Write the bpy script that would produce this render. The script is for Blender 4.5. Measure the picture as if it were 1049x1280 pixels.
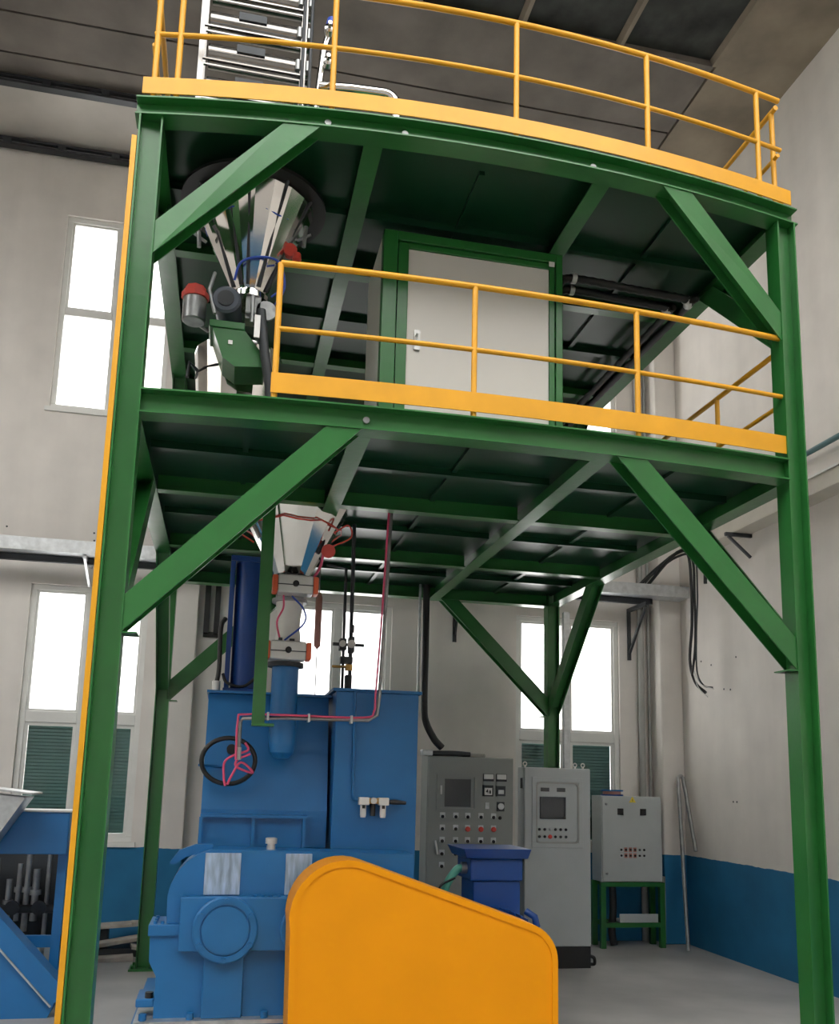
import bpy, math, random
from mathutils import Vector, Matrix

random.seed(7)
scene = bpy.context.scene
for o in list(bpy.data.objects):
    bpy.data.objects.remove(o, do_unlink=True)

# ------------------------------------------------------------------ camera
CAM = (0.781, -5.414, 2.062)
YAW, PITCH, ROLL = 0.2015, 0.1663, 0.0268
FPX, PPX, PPY = 1106.1, 510.8, 791.3
fw = Vector((math.sin(YAW)*math.cos(PITCH), math.cos(YAW)*math.cos(PITCH), math.sin(PITCH)))
rt = Vector((math.cos(YAW), -math.sin(YAW), 0))
up = rt.cross(fw)
r2 = math.cos(ROLL)*rt + math.sin(ROLL)*up
u2 = -math.sin(ROLL)*rt + math.cos(ROLL)*up
cam = bpy.data.cameras.new('camera')
cam.sensor_fit = 'HORIZONTAL'
cam.sensor_width = 36.0
cam.lens = FPX/1049*36.0
cam.shift_x = (524.5-PPX)/1049
cam.shift_y = (PPY-640)/1049
cam.clip_end = 200
camo = bpy.data.objects.new('camera', cam)
scene.collection.objects.link(camo)
camo.matrix_world = Matrix(((r2.x, u2.x, -fw.x, CAM[0]), (r2.y, u2.y, -fw.y, CAM[1]), (r2.z, u2.z, -fw.z, CAM[2]), (0, 0, 0, 1)))
scene.camera = camo

# ------------------------------------------------------------------ world and exposure
w = bpy.data.worlds.new('overcast_sky')
scene.world = w
w.use_nodes = True
bg = w.node_tree.nodes['Background']
bg.inputs[0].default_value = (1.0, 0.985, 0.955, 1)
bg.inputs[1].default_value = 1.0
scene.view_settings.view_transform = 'Standard'
scene.view_settings.look = 'None'
scene.view_settings.exposure = 2.42
scene.view_settings.gamma = 1.0
scene.view_settings.use_curve_mapping = False

# ------------------------------------------------------------------ materials
def nodes_of(name):
    m = bpy.data.materials.new(name)
    m.use_nodes = True
    nt = m.node_tree
    return m, nt, nt.nodes['Principled BSDF']

def mat(name, col, rough=0.5, metal=0.0, var=0.12, scale=3.0, bump=0.0, bscale=40.0, coat=0.0, stretch=None, rvar=0.0):
    m, nt, b = nodes_of(name)
    b.inputs['Roughness'].default_value = rough
    b.inputs['Metallic'].default_value = metal
    if coat:
        b.inputs['Coat Weight'].default_value = coat
        b.inputs['Coat Roughness'].default_value = 0.12
    tc = nt.nodes.new('ShaderNodeTexCoord')
    mp = nt.nodes.new('ShaderNodeMapping')
    if stretch: mp.inputs['Scale'].default_value = stretch
    nt.links.new(tc.outputs['Object'], mp.inputs[0])
    n = nt.nodes.new('ShaderNodeTexNoise')
    n.inputs['Scale'].default_value = scale
    n.inputs['Detail'].default_value = 6
    nt.links.new(mp.outputs[0], n.inputs['Vector'])
    rp = nt.nodes.new('ShaderNodeValToRGB')
    rp.color_ramp.elements[0].position = 0.3
    rp.color_ramp.elements[1].position = 0.7
    rp.color_ramp.elements[0].color = tuple(max(0, c*(1-var)) for c in col)+(1,)
    rp.color_ramp.elements[1].color = tuple(min(1, c*(1+var)) for c in col)+(1,)
    nt.links.new(n.outputs['Fac'], rp.inputs[0])
    nt.links.new(rp.outputs[0], b.inputs['Base Color'])
    if rvar:
        mr = nt.nodes.new('ShaderNodeMapRange')
        mr.inputs[3].default_value = max(0.03, rough-rvar)
        mr.inputs[4].default_value = rough+rvar
        nt.links.new(n.outputs['Fac'], mr.inputs[0])
        nt.links.new(mr.outputs[0], b.inputs['Roughness'])
    if bump:
        n2 = nt.nodes.new('ShaderNodeTexNoise')
        n2.inputs['Scale'].default_value = bscale
        n2.inputs['Detail'].default_value = 4
        nt.links.new(mp.outputs[0], n2.inputs['Vector'])
        bp = nt.nodes.new('ShaderNodeBump')
        bp.inputs['Strength'].default_value = bump
        bp.inputs['Distance'].default_value = 0.02
        nt.links.new(n2.outputs['Fac'], bp.inputs['Height'])
        nt.links.new(bp.outputs[0], b.inputs['Normal'])
    return m

MT = {}
MT['green'] = mat('green_enamel', (0.019, 0.142, 0.028), 0.34, var=0.12, scale=2.5, bump=0.12, bscale=9, rvar=0.06, coat=0.22)
MT['green_shaded'] = mat('green_enamel_shaded', (0.006, 0.046, 0.019), 0.34, var=0.18, scale=1.2, bump=0.12, bscale=2.2, rvar=0.08)  # darker copy of the green enamel: under-deck shade put into the colour
MT['green_shaded'].node_tree.nodes['Principled BSDF'].inputs['Specular IOR Level'].default_value = 0.32
MT['yellow'] = mat('yellow_enamel', (0.72, 0.34, 0.008), 0.40, var=0.07, scale=4)
MT['orange_yellow'] = mat('guard_yellow_enamel', (0.90, 0.335, 0.0), 0.5, var=0.04, scale=2)
MT['orange_yellow'].node_tree.nodes['Principled BSDF'].inputs['Specular IOR Level'].default_value = 0.25
MT['blue'] = mat('machine_blue_enamel', (0.015, 0.145, 0.375), 0.36, var=0.09, scale=3, bump=0.05, bscale=14, rvar=0.06)
MT['blue_deep'] = mat('motor_blue_enamel', (0.008, 0.055, 0.24), 0.35, var=0.08)
MT['bare'] = mat('bare_steel', (0.36, 0.47, 0.62), 0.4, 0.3, var=0.35, scale=5, stretch=(6, 6, 1))
MT['stainless'] = mat('polished_stainless', (0.78, 0.77, 0.74), 0.10, 1.0, var=0.05, bump=0.03, bscale=3)
MT['galv'] = mat('galvanised_steel', (0.55, 0.57, 0.58), 0.42, 0.75, var=0.15, scale=14)
MT['steel'] = mat('dull_steel', (0.33, 0.34, 0.34), 0.4, 0.8, var=0.2, scale=10)
MT['tube_steel'] = mat('brushed_stainless', (0.30, 0.29, 0.275), 0.22, 1.0, var=0.1)
MT['black'] = mat('black_rubber', (0.012, 0.012, 0.013), 0.5, var=0.2)
MT['dark'] = mat('dark_steel', (0.045, 0.05, 0.055), 0.5, 0.3, var=0.2)
MT['white'] = mat('white_panel', (0.66, 0.635, 0.59), 0.4, var=0.04, scale=1.5)
MT['frame_white'] = mat('window_frame_white', (0.72, 0.72, 0.69), 0.45, var=0.05)
MT['cab_light'] = mat('light_grey_cabinet_paint', (0.45, 0.48, 0.48), 0.45, var=0.04)
MT['cab_grey'] = mat('grey_cabinet_paint', (0.27, 0.285, 0.265), 0.45, var=0.05)
MT['screen'] = mat('dark_screen', (0.05, 0.055, 0.06), 0.15, var=0.15)
MT['red'] = mat('red_plastic', (0.66, 0.07, 0.05), 0.4, var=0.1)
MT['orange'] = mat('orange_end_cap', (0.75, 0.13, 0.05), 0.4, var=0.1)
MT['pink'] = mat('pink_hose', (0.75, 0.09, 0.20), 0.4, var=0.1)
MT['bluehose'] = mat('blue_hose', (0.03, 0.08, 0.45), 0.4, var=0.1)
MT['teal'] = mat('teal_pipe_paint', (0.03, 0.12, 0.13), 0.4, var=0.1)
MT['greenhose'] = mat('green_conduit', (0.08, 0.33, 0.25), 0.45, var=0.1)
MT['fabric'] = mat('white_sleeve_fabric', (0.70, 0.69, 0.65), 0.8, var=0.06, bump=0.15, bscale=8)
MT['motor_grey'] = mat('motor_grey_paint', (0.07, 0.085, 0.11), 0.45, var=0.1)
MT['alu'] = mat('cast_aluminium', (0.62, 0.62, 0.60), 0.4, 0.5, var=0.08)
MT['brass'] = mat('brass_fitting', (0.55, 0.33, 0.10), 0.35, 0.8, var=0.15)
MT['scrap'] = mat('scrap_board', (0.36, 0.33, 0.29), 0.8, var=0.3, scale=6)
MT['warn'] = mat('warning_yellow', (0.80, 0.62, 0.05), 0.5, var=0.02)
MT['shutter'] = mat('green_shutter', (0.050, 0.135, 0.118), 0.6, var=0.12, scale=4)
MT['conduit'] = mat('grey_conduit', (0.36, 0.36, 0.34), 0.5, 0.2, var=0.1)
MT['trunk'] = mat('cream_trunking', (0.55, 0.52, 0.45), 0.5, var=0.08)
MT['pipe_pink'] = mat('faded_pink_paint', (0.50, 0.22, 0.18), 0.5, var=0.15)

def wall_mat(name, upper, lower, zsplit):
    m, nt, b = nodes_of(name)
    b.inputs['Roughness'].default_value = 0.75
    tc = nt.nodes.new('ShaderNodeTexCoord')
    sp = nt.nodes.new('ShaderNodeSeparateXYZ')
    nt.links.new(tc.outputs['Object'], sp.inputs[0])
    n = nt.nodes.new('ShaderNodeTexNoise'); n.inputs['Scale'].default_value = 2.2; n.inputs['Detail'].default_value = 8
    nt.links.new(tc.outputs['Object'], n.inputs['Vector'])
    mps = nt.nodes.new('ShaderNodeMapping'); mps.inputs['Scale'].default_value = (1.6, 1.6, 0.18)
    nt.links.new(tc.outputs['Object'], mps.inputs[0])
    ns = nt.nodes.new('ShaderNodeTexNoise'); ns.inputs['Scale'].default_value = 1.5; ns.inputs['Detail'].default_value = 5
    nt.links.new(mps.outputs[0], ns.inputs['Vector'])
    r1 = nt.nodes.new('ShaderNodeValToRGB')
    r1.color_ramp.elements[0].position = 0.28; r1.color_ramp.elements[1].position = 0.72
    r1.color_ramp.elements[0].color = tuple(c*0.84 for c in upper)+(1,)
    r1.color_ramp.elements[1].color = tuple(min(1, c*1.06) for c in upper)+(1,)
    mixn = nt.nodes.new('ShaderNodeMath'); mixn.operation = 'ADD'
    h1 = nt.nodes.new('ShaderNodeMath'); h1.operation = 'MULTIPLY'; h1.inputs[1].default_value = 0.5
    h2 = nt.nodes.new('ShaderNodeMath'); h2.operation = 'MULTIPLY'; h2.inputs[1].default_value = 0.5
    nt.links.new(n.outputs['Fac'], h1.inputs[0]); nt.links.new(ns.outputs['Fac'], h2.inputs[0])
    nt.links.new(h1.outputs[0], mixn.inputs[0]); nt.links.new(h2.outputs[0], mixn.inputs[1])
    nt.links.new(mixn.outputs[0], r1.inputs[0])
    r2_ = nt.nodes.new('ShaderNodeValToRGB')
    r2_.color_ramp.elements[0].position = 0.3; r2_.color_ramp.elements[1].position = 0.7
    r2_.color_ramp.elements[0].color = tuple(c*0.85 for c in lower)+(1,)
    r2_.color_ramp.elements[1].color = tuple(c*1.12 for c in lower)+(1,)
    nt.links.new(n.outputs['Fac'], r2_.inputs[0])
    ne = nt.nodes.new('ShaderNodeTexNoise'); ne.inputs['Scale'].default_value = 6
    nt.links.new(tc.outputs['Object'], ne.inputs['Vector'])
    ed = nt.nodes.new('ShaderNodeMath'); ed.operation = 'MULTIPLY_ADD'; ed.inputs[1].default_value = 0.03
    nt.links.new(ne.outputs['Fac'], ed.inputs[0]); nt.links.new(sp.outputs['Z'], ed.inputs[2])
    gt = nt.nodes.new('ShaderNodeMath'); gt.operation = 'GREATER_THAN'; gt.inputs[1].default_value = zsplit+0.015
    nt.links.new(ed.outputs[0], gt.inputs[0])
    mx = nt.nodes.new('ShaderNodeMix'); mx.data_type = 'RGBA'
    nt.links.new(gt.outputs[0], mx.inputs['Factor'])
    nt.links.new(r2_.outputs[0], mx.inputs['A']); nt.links.new(r1.outputs[0], mx.inputs['B'])
    nt.links.new(mx.outputs['Result'], b.inputs['Base Color'])
    bp = nt.nodes.new('ShaderNodeBump'); bp.inputs['Strength'].default_value = 0.15; bp.inputs['Distance'].default_value = 0.02
    nt.links.new(n.outputs['Fac'], bp.inputs['Height']); nt.links.new(bp.outputs[0], b.inputs['Normal'])
    return m
MT['wall'] = wall_mat('painted_plaster_wall', (0.76, 0.72, 0.675), (0.012, 0.150, 0.31), 1.17)
MT['plaster'] = mat('plain_plaster', (0.50, 0.47, 0.43), 0.8, var=0.12, scale=1.5)
MT['concrete_roof'] = mat('roof_concrete', (0.15, 0.132, 0.115), 0.85, var=0.25, scale=1.6, bump=0.2, bscale=6)
MT['concrete_edge'] = mat('edge_beam_concrete', (0.24, 0.20, 0.15), 0.85, var=0.3, scale=1.4, bump=0.2, bscale=6)
MT['stain'] = mat('damp_stained_concrete', (0.030, 0.033, 0.030), 0.9, var=0.6, scale=3.0, bump=0.2, bscale=8)
MT['floor'] = mat('worn_concrete_floor', (0.36, 0.355, 0.345), 0.55, var=0.2, scale=1.1, bump=0.08, bscale=7, rvar=0.1)

def glass_mat():
    m = bpy.data.materials.new('window_glass'); m.use_nodes = True
    nt = m.node_tree; nt.nodes.clear()
    out = nt.nodes.new('ShaderNodeOutputMaterial')
    t = nt.nodes.new('ShaderNodeBsdfTransparent'); g = nt.nodes.new('ShaderNodeBsdfGlossy')
    g.inputs['Roughness'].default_value = 0.03
    mx = nt.nodes.new('ShaderNodeMixShader'); mx.inputs[0].default_value = 0.015
    nt.links.new(t.outputs[0], mx.inputs[1]); nt.links.new(g.outputs[0], mx.inputs[2]); nt.links.new(mx.outputs[0], out.inputs[0])
    return m
MT['glass'] = glass_mat()

# ------------------------------------------------------------------ mesh helpers
def V(*a): return Vector(a)

class MB:
    def __init__(s): s.v = []; s.f = []; s.sm = []
    def add(s, vs, fs, smooth=False):
        n = len(s.v); s.v += [tuple(q) for q in vs]
        for f in fs: s.f.append(tuple(n+i for i in f)); s.sm.append(smooth)
        return s
    def box(s, x0, x1, y0, y1, z0, z1):
        return s.add([(x0,y0,z0),(x1,y0,z0),(x1,y1,z0),(x0,y1,z0),(x0,y0,z1),(x1,y0,z1),(x1,y1,z1),(x0,y1,z1)],
                     [(0,3,2,1),(4,5,6,7),(0,1,5,4),(1,2,6,5),(2,3,7,6),(3,0,4,7)])
    def obox(s, p0, p1, side, wd, ht, su=0.0, sv=0.0):
        """bar from p0 to p1; wd along 'side', ht across; su,sv shift"""
        p0 = Vector(p0); p1 = Vector(p1); d = (p1-p0).normalized()
        sd = Vector(side); sd = (sd - d*sd.dot(d)).normalized(); n = d.cross(sd)
        vs = []
        for p in (p0, p1):
            for a, b in ((-1,-1),(1,-1),(1,1),(-1,1)):
                vs.append(p + sd*(su+a*wd/2) + n*(sv+b*ht/2))
        return s.add(vs, [(0,3,2,1),(4,5,6,7),(0,1,5,4),(1,2,6,5),(2,3,7,6),(3,0,4,7)])
    def hbar(s, p0, p1, side, b, h, tf=0.011, tw=0.009):
        """I section: flanges b wide along 'side', depth h across"""
        s.obox(p0, p1, side, b, tf, 0, h/2-tf/2)
        s.obox(p0, p1, side, b, tf, 0, -h/2+tf/2)
        s.obox(p0, p1, side, tw, h-2*tf+0.002)
        return s
    def xsweep(s, xs, bow, y0, y1, z0, z1):
        vs = []
        for x in xs:
            o = bow(x); vs += [(x,o+y0,z0),(x,o+y1,z0),(x,o+y1,z1),(x,o+y0,z1)]
        fs = [(0,3,2,1)]
        for i in range(len(xs)-1):
            a = 4*i; b = a+4
            fs += [(a,a+1,b+1,b),(a+1,a+2,b+2,b+1),(a+2,a+3,b+3,b+2),(a+3,a,b,b+3)]
        a = 4*(len(xs)-1); fs.append((a,a+1,a+2,a+3))
        return s.add(vs, [tuple(reversed(f)) for f in fs])
    def tube(s, pts, r, n=10, caps=True, close=False):
        pts = [Vector(p) for p in pts]; m = len(pts); rs = r if isinstance(r, (list, tuple)) else [r]*m
        ref = None; rings = []
        for i, p in enumerate(pts):
            if close: d = pts[(i+1) % m]-pts[i-1]
            else: d = pts[min(i+1, m-1)]-pts[max(i-1, 0)]
            d.normalize()
            if ref is None:
                ref = Vector((0,0,1)) if abs(d.z) < 0.9 else Vector((1,0,0))
            a = (ref-d*ref.dot(d)).normalized(); ref = a; b = d.cross(a)
            k = 1.0
            if 0 < i < m-1 or close:
                e = (pts[(i+1) % m]-p).normalized(); k = 1/max(0.6, abs(e.dot(d)))
            rings.append([p+(a*math.cos(2*math.pi*j/n)+b*math.sin(2*math.pi*j/n))*rs[i]*(1 if k > 1.5 else 1) for j in range(n)])
        vs = [q for rg in rings for q in rg]; fs = []
        for i in range(m if close else m-1):
            i2 = (i+1) % m
            for j in range(n):
                fs.append((i*n+j, i*n+(j+1) % n, i2*n+(j+1) % n, i2*n+j))
        s.add(vs, fs, True)
        if caps and not close:
            s.add(rings[0], [tuple(reversed(range(n)))]); s.add(rings[-1], [tuple(range(n))])
        return s
    def lathe(s, prof, c, axis=(0,0,1), n=28, smooth=True, cap=True):
        """prof: list of (r, t) along axis from point c"""
        ax = Vector(axis).normalized(); ref = Vector((0,0,1)) if abs(ax.z) < 0.9 else Vector((1,0,0))
        a = (ref-ax*ref.dot(ax)).normalized(); b = ax.cross(a); c = Vector(c)
        rings = [[c+ax*t+(a*math.cos(2*math.pi*j/n)+b*math.sin(2*math.pi*j/n))*r for j in range(n)] for r, t in prof]
        for i in range(len(rings)-1):
            s.add(rings[i]+rings[i+1], [(j, (j+1) % n, n+(j+1) % n, n+j) for j in range(n)], smooth)
        if cap:
            s.add(rings[0], [tuple(reversed(range(n)))]); s.add(rings[-1], [tuple(range(n))])
        return s
    def cyl(s, p0, p1, r, n=16):
        p0 = Vector(p0); p1 = Vector(p1)
        return s.lathe([(r, 0), (r, (p1-p0).length)], p0, p1-p0, n)
    def prism(s, poly, y0, y1, smooth_side=False):
        """poly in (x,z), extruded along y"""
        n = len(poly)
        s.add([(x,y0,z) for x, z in poly], [tuple(range(n))]); s.add([(x,y1,z) for x, z in poly], [tuple(reversed(range(n)))])
        s.add([(x,y0,z) for x, z in poly]+[(x,y1,z) for x, z in poly], [(i, n+i, n+(i+1) % n, (i+1) % n) for i in range(n)], smooth_side)
        return s
    def ring_prism(s, outer, inner, y0, y1):
        n = len(outer)
        for a, b, fl in ((y0, y1, 0),):
            s.add([(x,a,z) for x, z in outer]+[(x,a,z) for x, z in inner], [(i, (i+1) % n, n+(i+1) % n, n+i) for i in range(n)])
            s.add([(x,b,z) for x, z in outer]+[(x,b,z) for x, z in inner], [(i, n+i, n+(i+1) % n, (i+1) % n) for i in range(n)])
            s.add([(x,a,z) for x, z in outer]+[(x,b,z) for x, z in outer], [(i, n+i, n+(i+1) % n, (i+1) % n) for i in range(n)])
            s.add([(x,a,z) for x, z in inner]+[(x,b,z) for x, z in inner], [(i, (i+1) % n, n+(i+1) % n, n+i) for i in range(n)])
        return s
    def rectring(s, x0, x1, z0, z1, t, y0, y1):
        s.box(x0, x1, y0, y1, z0, z0+t); s.box(x0, x1, y0, y1, z1-t, z1)
        s.box(x0, x0+t, y0, y1, z0+t, z1-t); s.box(x1-t, x1, y0, y1, z0+t, z1-t)
        return s
    def prism_x(s, poly, x0, x1):
        """poly in (y,z), extruded along x"""
        n = len(poly)
        s.add([(x0,y,z) for y, z in poly], [tuple(reversed(range(n)))]); s.add([(x1,y,z) for y, z in poly], [tuple(range(n))])
        s.add([(x0,y,z) for y, z in poly]+[(x1,y,z) for y, z in poly], [(i, (i+1) % n, n+(i+1) % n, n+i) for i in range(n)])
        return s

ORG = {}
COL = scene.collection
def build(mb, name, m, parent=None, label=None, bevel=0.0):
    org = ORG[parent.name] if parent is not None else Vector((0,0,0))
    me = bpy.data.meshes.new(name)
    me.from_pydata([tuple(Vector(v)-org) for v in mb.v], [], mb.f)
    me.polygons.foreach_set('use_smooth', mb.sm)
    me.materials.append(MT[m]); me.update()
    o = bpy.data.objects.new(name, me); COL.objects.link(o)
    ORG[o.name] = org
    if parent is not None: o.parent = parent
    if label: o['label'] = label
    if bevel:
        bv = o.modifiers.new('bevel', 'BEVEL'); bv.width = bevel; bv.segments = 2; bv.limit_method = 'ANGLE'; bv.angle_limit = 0.7
    return o
def thing(name, label, cat, loc, group=None):
    o = bpy.data.objects.new(name, None); COL.objects.link(o)
    o.empty_display_size = 0.1; o.location = loc; ORG[o.name] = Vector(loc)
    o['label'] = label; o['category'] = cat
    if group: o['group'] = group
    return o
def tag(o, label, cat, group=None):
    o['label'] = label; o['category'] = cat
    if group: o['group'] = group
    return o
def struct(mb, name, m, parent=None, bevel=0.0):
    o = build(mb, name, m, parent, None, bevel)
    if parent is None: o['kind'] = 'structure'
    return o
def copy_part(src, parent, delta):
    """same mesh again, moved by delta, as another part of parent"""
    c = src.copy(); COL.objects.link(c); c.parent = parent
    c.location = Vector(src.location)+Vector(delta); ORG[c.name] = ORG[src.name]
    return c
def arc(c, r, a0, a1, n, plane='xz', y=0.0):
    out = []
    for i in range(n+1):
        a = math.radians(a0+(a1-a0)*i/n); out.append((c[0]+r*math.cos(a), c[1]+r*math.sin(a)))
    return out
def smooth_path(pts, n=6):
    pts = [Vector(p) for p in pts]; out = []
    P = [pts[0]*2-pts[1]]+pts+[pts[-1]*2-pts[-2]]
    for i in range(1, len(P)-2):
        for k in range(n):
            t = k/n; a, b, c, d = P[i-1], P[i], P[i+1], P[i+2]
            out.append(0.5*((2*b)+(c-a)*t+(2*a-5*b+4*c-d)*t*t+(3*b-a-3*c+d)*t*t*t))
    out.append(pts[-1]); return out

# ================================================================== THE SETTING
XR, YB, ZC = 7.08, 6.3, 10.55
HOLES_R = [(5.47, 3.78), (5.22, 3.70), (4.63, 3.73), (4.93, 3.35), (4.78, 3.33), (4.72, 1.92), (4.80, 1.92)]
HOLES_B = [(-2.08, 5.13), (-2.07, 5.0), (-1.02, 5.13), (-1.01, 5.03)]
XL, YF = -15.0, -15.0
struct(MB().box(XL, XR+0.3, YF, YB+0.3, -0.2, 0.0), 'floor', 'floor')
# back wall with openings
WX = [(-1.72, -0.27), (1.45, 2.94), (4.72, 6.27)]
WZ = [(1.22, 4.42), (6.78, 9.56)]
mb = MB()
xs = [XL]+[a for p in WX for a in p]+[XR+0.3]
for i in range(len(xs)-1):
    if i % 2 == 0: mb.box(xs[i], xs[i+1], YB, YB+0.3, 0, ZC+0.4)
    else:
        mb.box(xs[i], xs[i+1], YB, YB+0.3, 0, WZ[0][0]); mb.box(xs[i], xs[i+1], YB, YB+0.3, WZ[0][1], WZ[1][0]); mb.box(xs[i], xs[i+1], YB, YB+0.3, WZ[1][1], ZC+0.4)
struct(mb, 'wall_back', 'wall')
struct(MB().box(XR, XR+0.3, YF, YB, 0, ZC+0.4), 'wall_right', 'wall')
WR = bpy.data.objects['wall_right']; WB = bpy.data.objects['wall_back']
for y_, z_ in HOLES_R: build(MB().lathe([(0.013, 0), (0.013, 0.003)], (XR, y_, z_), (-1, 0, 0), 8), 'anchor_hole', 'dark', WR)
for x_, z_ in HOLES_B: build(MB().lathe([(0.013, 0), (0.013, 0.003)], (x_, YB, z_), (0, -1, 0), 8), 'anchor_hole', 'dark', WB)
# pilaster in the corner
struct(MB().box(6.74, XR, 5.98, YB, 0, ZC), 'trim_1', 'wall', bevel=0.02)
struct(MB().box(0.02, 0.36, 6.14, YB, 0, ZC-0.01), 'trim_2', 'wall', bevel=0.015)
# ceiling: concrete slabs near the back wall, ribs and stained troughs in front
SK0, SK1 = -9.0, -1.5      # roof light strip across the hall, in front of the platform
ceil = struct(MB().box(XL, XR+0.3, SK1, YB+0.3, 10.63, 10.9).box(XL, XR+0.3, YF, SK0, 10.63, 10.9), 'ceiling', 'stain')
struct(MB().box(XL-0.3, XL, YF, YB, 0, ZC+0.4), 'wall_left', 'wall')
struct(MB().box(XL-0.3, XR+0.3, YF-0.3, YF, 0, ZC+0.4), 'wall_front', 'wall')
mbr = MB().rectring(0, 1, 0, 1, 0.1, 0, 0.1) if False else MB()
for yy in (SK0, (SK0+SK1)/2-0.05, SK1-0.1): mbr.box(XL, XR, yy, yy+0.1, 10.66, 10.76)
for i in range(12): mbr.box(XL+2*i, XL+2*i+0.06, SK0, SK1, 10.67, 10.75)
rl = struct(mbr, 'window_7', 'frame_white')
for i in range(11): struct(MB().box(XL+2*i+0.06, XL+2*i+2, SK0+0.1, SK1-0.1, 10.70, 10.706), 'pane', 'glass', rl)
for a, b in ((2.97, 4.08), (4.11, 4.70), (4.73, 5.05)):
    struct(MB().box(XL, 6.02, a, b, ZC, 10.63), 'slab', 'concrete_roof', ceil)
struct(MB().box(XL, 6.02, 5.08, YB, ZC-0.01, 10.63), 'slab', 'plaster', ceil)
struct(MB().box(6.05, XR, SK1, YB, ZC, 10.63), 'edge_slab', 'concrete_edge', ceil)
rib0 = struct(MB().prism([(5.97, 10.63), (6.049, 10.63), (6.049, 10.55), (6.00, 10.55)], SK1, 2.97), 'rib', 'concrete_edge', ceil)
for k in range(1, 12):
    copy_part(rib0, ceil, (-1.2*k, 0, 0))
# steel rails under the ceiling
for yy, zz, nm, lb in ((5.08, 10.47, 'ceiling_rail', 'dark steel rail running under the roof slab in front of the plain soffit'),
                       (6.20, 10.43, 'ceiling_rail', 'dark steel rail fixed along the top of the back wall above the upper window')):
    t = thing(nm, lb, 'rail', (-5, yy, zz), 'dark steel rails at the top of the back wall')
    build(MB().box(XL, 1.0, yy-0.05, yy+0.05, zz+0.03, zz+0.06), 'top_flange', 'dark', t)
    build(MB().box(XL, 1.0, yy-0.05, yy+0.05, zz-0.05, zz-0.02), 'bottom_flange', 'dark', t)
    build(MB().box(XL, 1.0, yy+0.0, yy+0.04, zz-0.02, zz+0.03), 'web', 'steel', t)
    st = build(MB().box(-2.6, -2.5, yy-0.055, yy, zz-0.02, zz+0.03), 'stiffener', 'dark', t)
    for k in range(1, 3): copy_part(st, t, (0.7*k, 0, 0))

# windows
def window(n, x0, x1, z0, z1, low):
    fr = MB()
    t = 0.07; y0, y1 = YB+0.04, YB+0.13
    fr.rectring(x0, x1, z0, z1, t, y0, y1)
    xm = (x0+x1)/2
    fr.box(xm-0.045, xm+0.045, y0, y1, z0+t, z1-t)
    zt = 2.74 if low else (z0+z1)/2
    hh = 0.07 if low else 0.05
    fr.box(x0+t, xm-0.045, y0, y1, zt-hh, zt+hh); fr.box(xm+0.045, x1-t, y0, y1, zt-hh, zt+hh)
    o = struct(fr, 'window_%d' % n, 'frame_white', bevel=0.006)
    for a, b in ((x0+t, xm-0.045), (xm+0.045, x1-t)):
        s = struct(MB().rectring(a, b, zt+hh, z1-t, 0.03, y0+0.02, y0+0.06), 'sash', 'frame_white', o)
        struct(MB().box(a+0.03, b-0.03, y0+0.035, y0+0.041, zt+hh+0.03, z1-t-0.03), 'pane', 'glass', o)
        if low:
            struct(MB().rectring(a, b, z0+t, zt-hh, 0.04, y0+0.02, y0+0.06), 'sash', 'frame_white', o)
            sl = MB()
            k = 0; zz = z0+t+0.04
            while zz < zt-hh-0.05:
                sl.prism_x([(y0+0.072, zz), (y0+0.066, zz+0.012), (y0+0.070, zz+0.042), (y0+0.09, zz+0.042), (y0+0.09, zz)], a+0.04, b-0.04)
                zz += 0.042
            struct(sl, 'roller_shutter', 'shutter', o)['kind'] = 'stuff'
            struct(MB().box(a+0.04, b-0.04, y0+0.035, y0+0.041, z0+t+0.04, zt-hh-0.04), 'pane', 'glass', o)
        else:
            struct(MB().box(a+0.03, b-0.03, y0+0.035, y0+0.041, z0+t+0.03, zt-hh-0.03), 'pane', 'glass', o)
    struct(MB().box(x0-0.05, x1+0.05, YB-0.03, YB+0.05, z0-0.05, z0+0.01), 'window_sill', 'frame_white', o)
k = 1
for (a, b) in WX:
    window(k, a, b, WZ[0][0], WZ[0][1], True); k += 1
for (a, b) in WX:
    window(k, a, b, WZ[1][0], WZ[1][1], False); k += 1

# ================================================================== STEEL PLATFORM
W, D, S = 4.8, 4.86, 0.15
Z2B, Z2T, Z3B, Z3T = 4.27, 4.43, 6.325, 6.457
def bow_fn(b):
    return lambda x: -b*(1-((x-2.4)/2.4)**2)
B2, B3 = bow_fn(0.135), bow_fn(0.23)
def rng(a, b, n): return [a+(b-a)*i/n for i in range(n+1)]
plat = thing('steel_platform', 'two-storey green steel platform on four H-section columns with diagonal braces', 'platform', (2.4, 2.4, 0))
G = 'green'
for cx in (S/2, W-S/2):
    for cy in (S/2, D+S/2):
        c = MB().hbar((cx, cy, 0.02), (cx, cy, Z3B), (0, 1, 0), S, S)
        col = build(c, 'column', G, plat)
        pl = MB().box(cx-0.14, cx+0.14, cy-0.14, cy+0.14, 0, 0.02)
        for a in (-1, 1):
            for b in (-1, 1): pl.cyl((cx+a*0.105, cy+b*0.105, 0.02), (cx+a*0.105, cy+b*0.105, 0.05), 0.014, 6)
        build(pl, 'base_plate', G, col)
def front_beam(z0, z1, x0, x1, bow):
    tf = 0.011; xs = rng(x0, x1, 16)
    m = MB().xsweep(xs, bow, 0.0, S, z1-tf, z1).xsweep(xs, bow, 0.0, S, z0, z0+tf).xsweep(xs, bow, S/2-0.005, S/2+0.005, z0+tf, z1-tf)
    return build(m, 'front_beam', G, plat)
front_beam(Z2B, Z2T, S, W-S, B2); front_beam(Z3B, Z3T, -0.03, W+0.03, B3)
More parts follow.
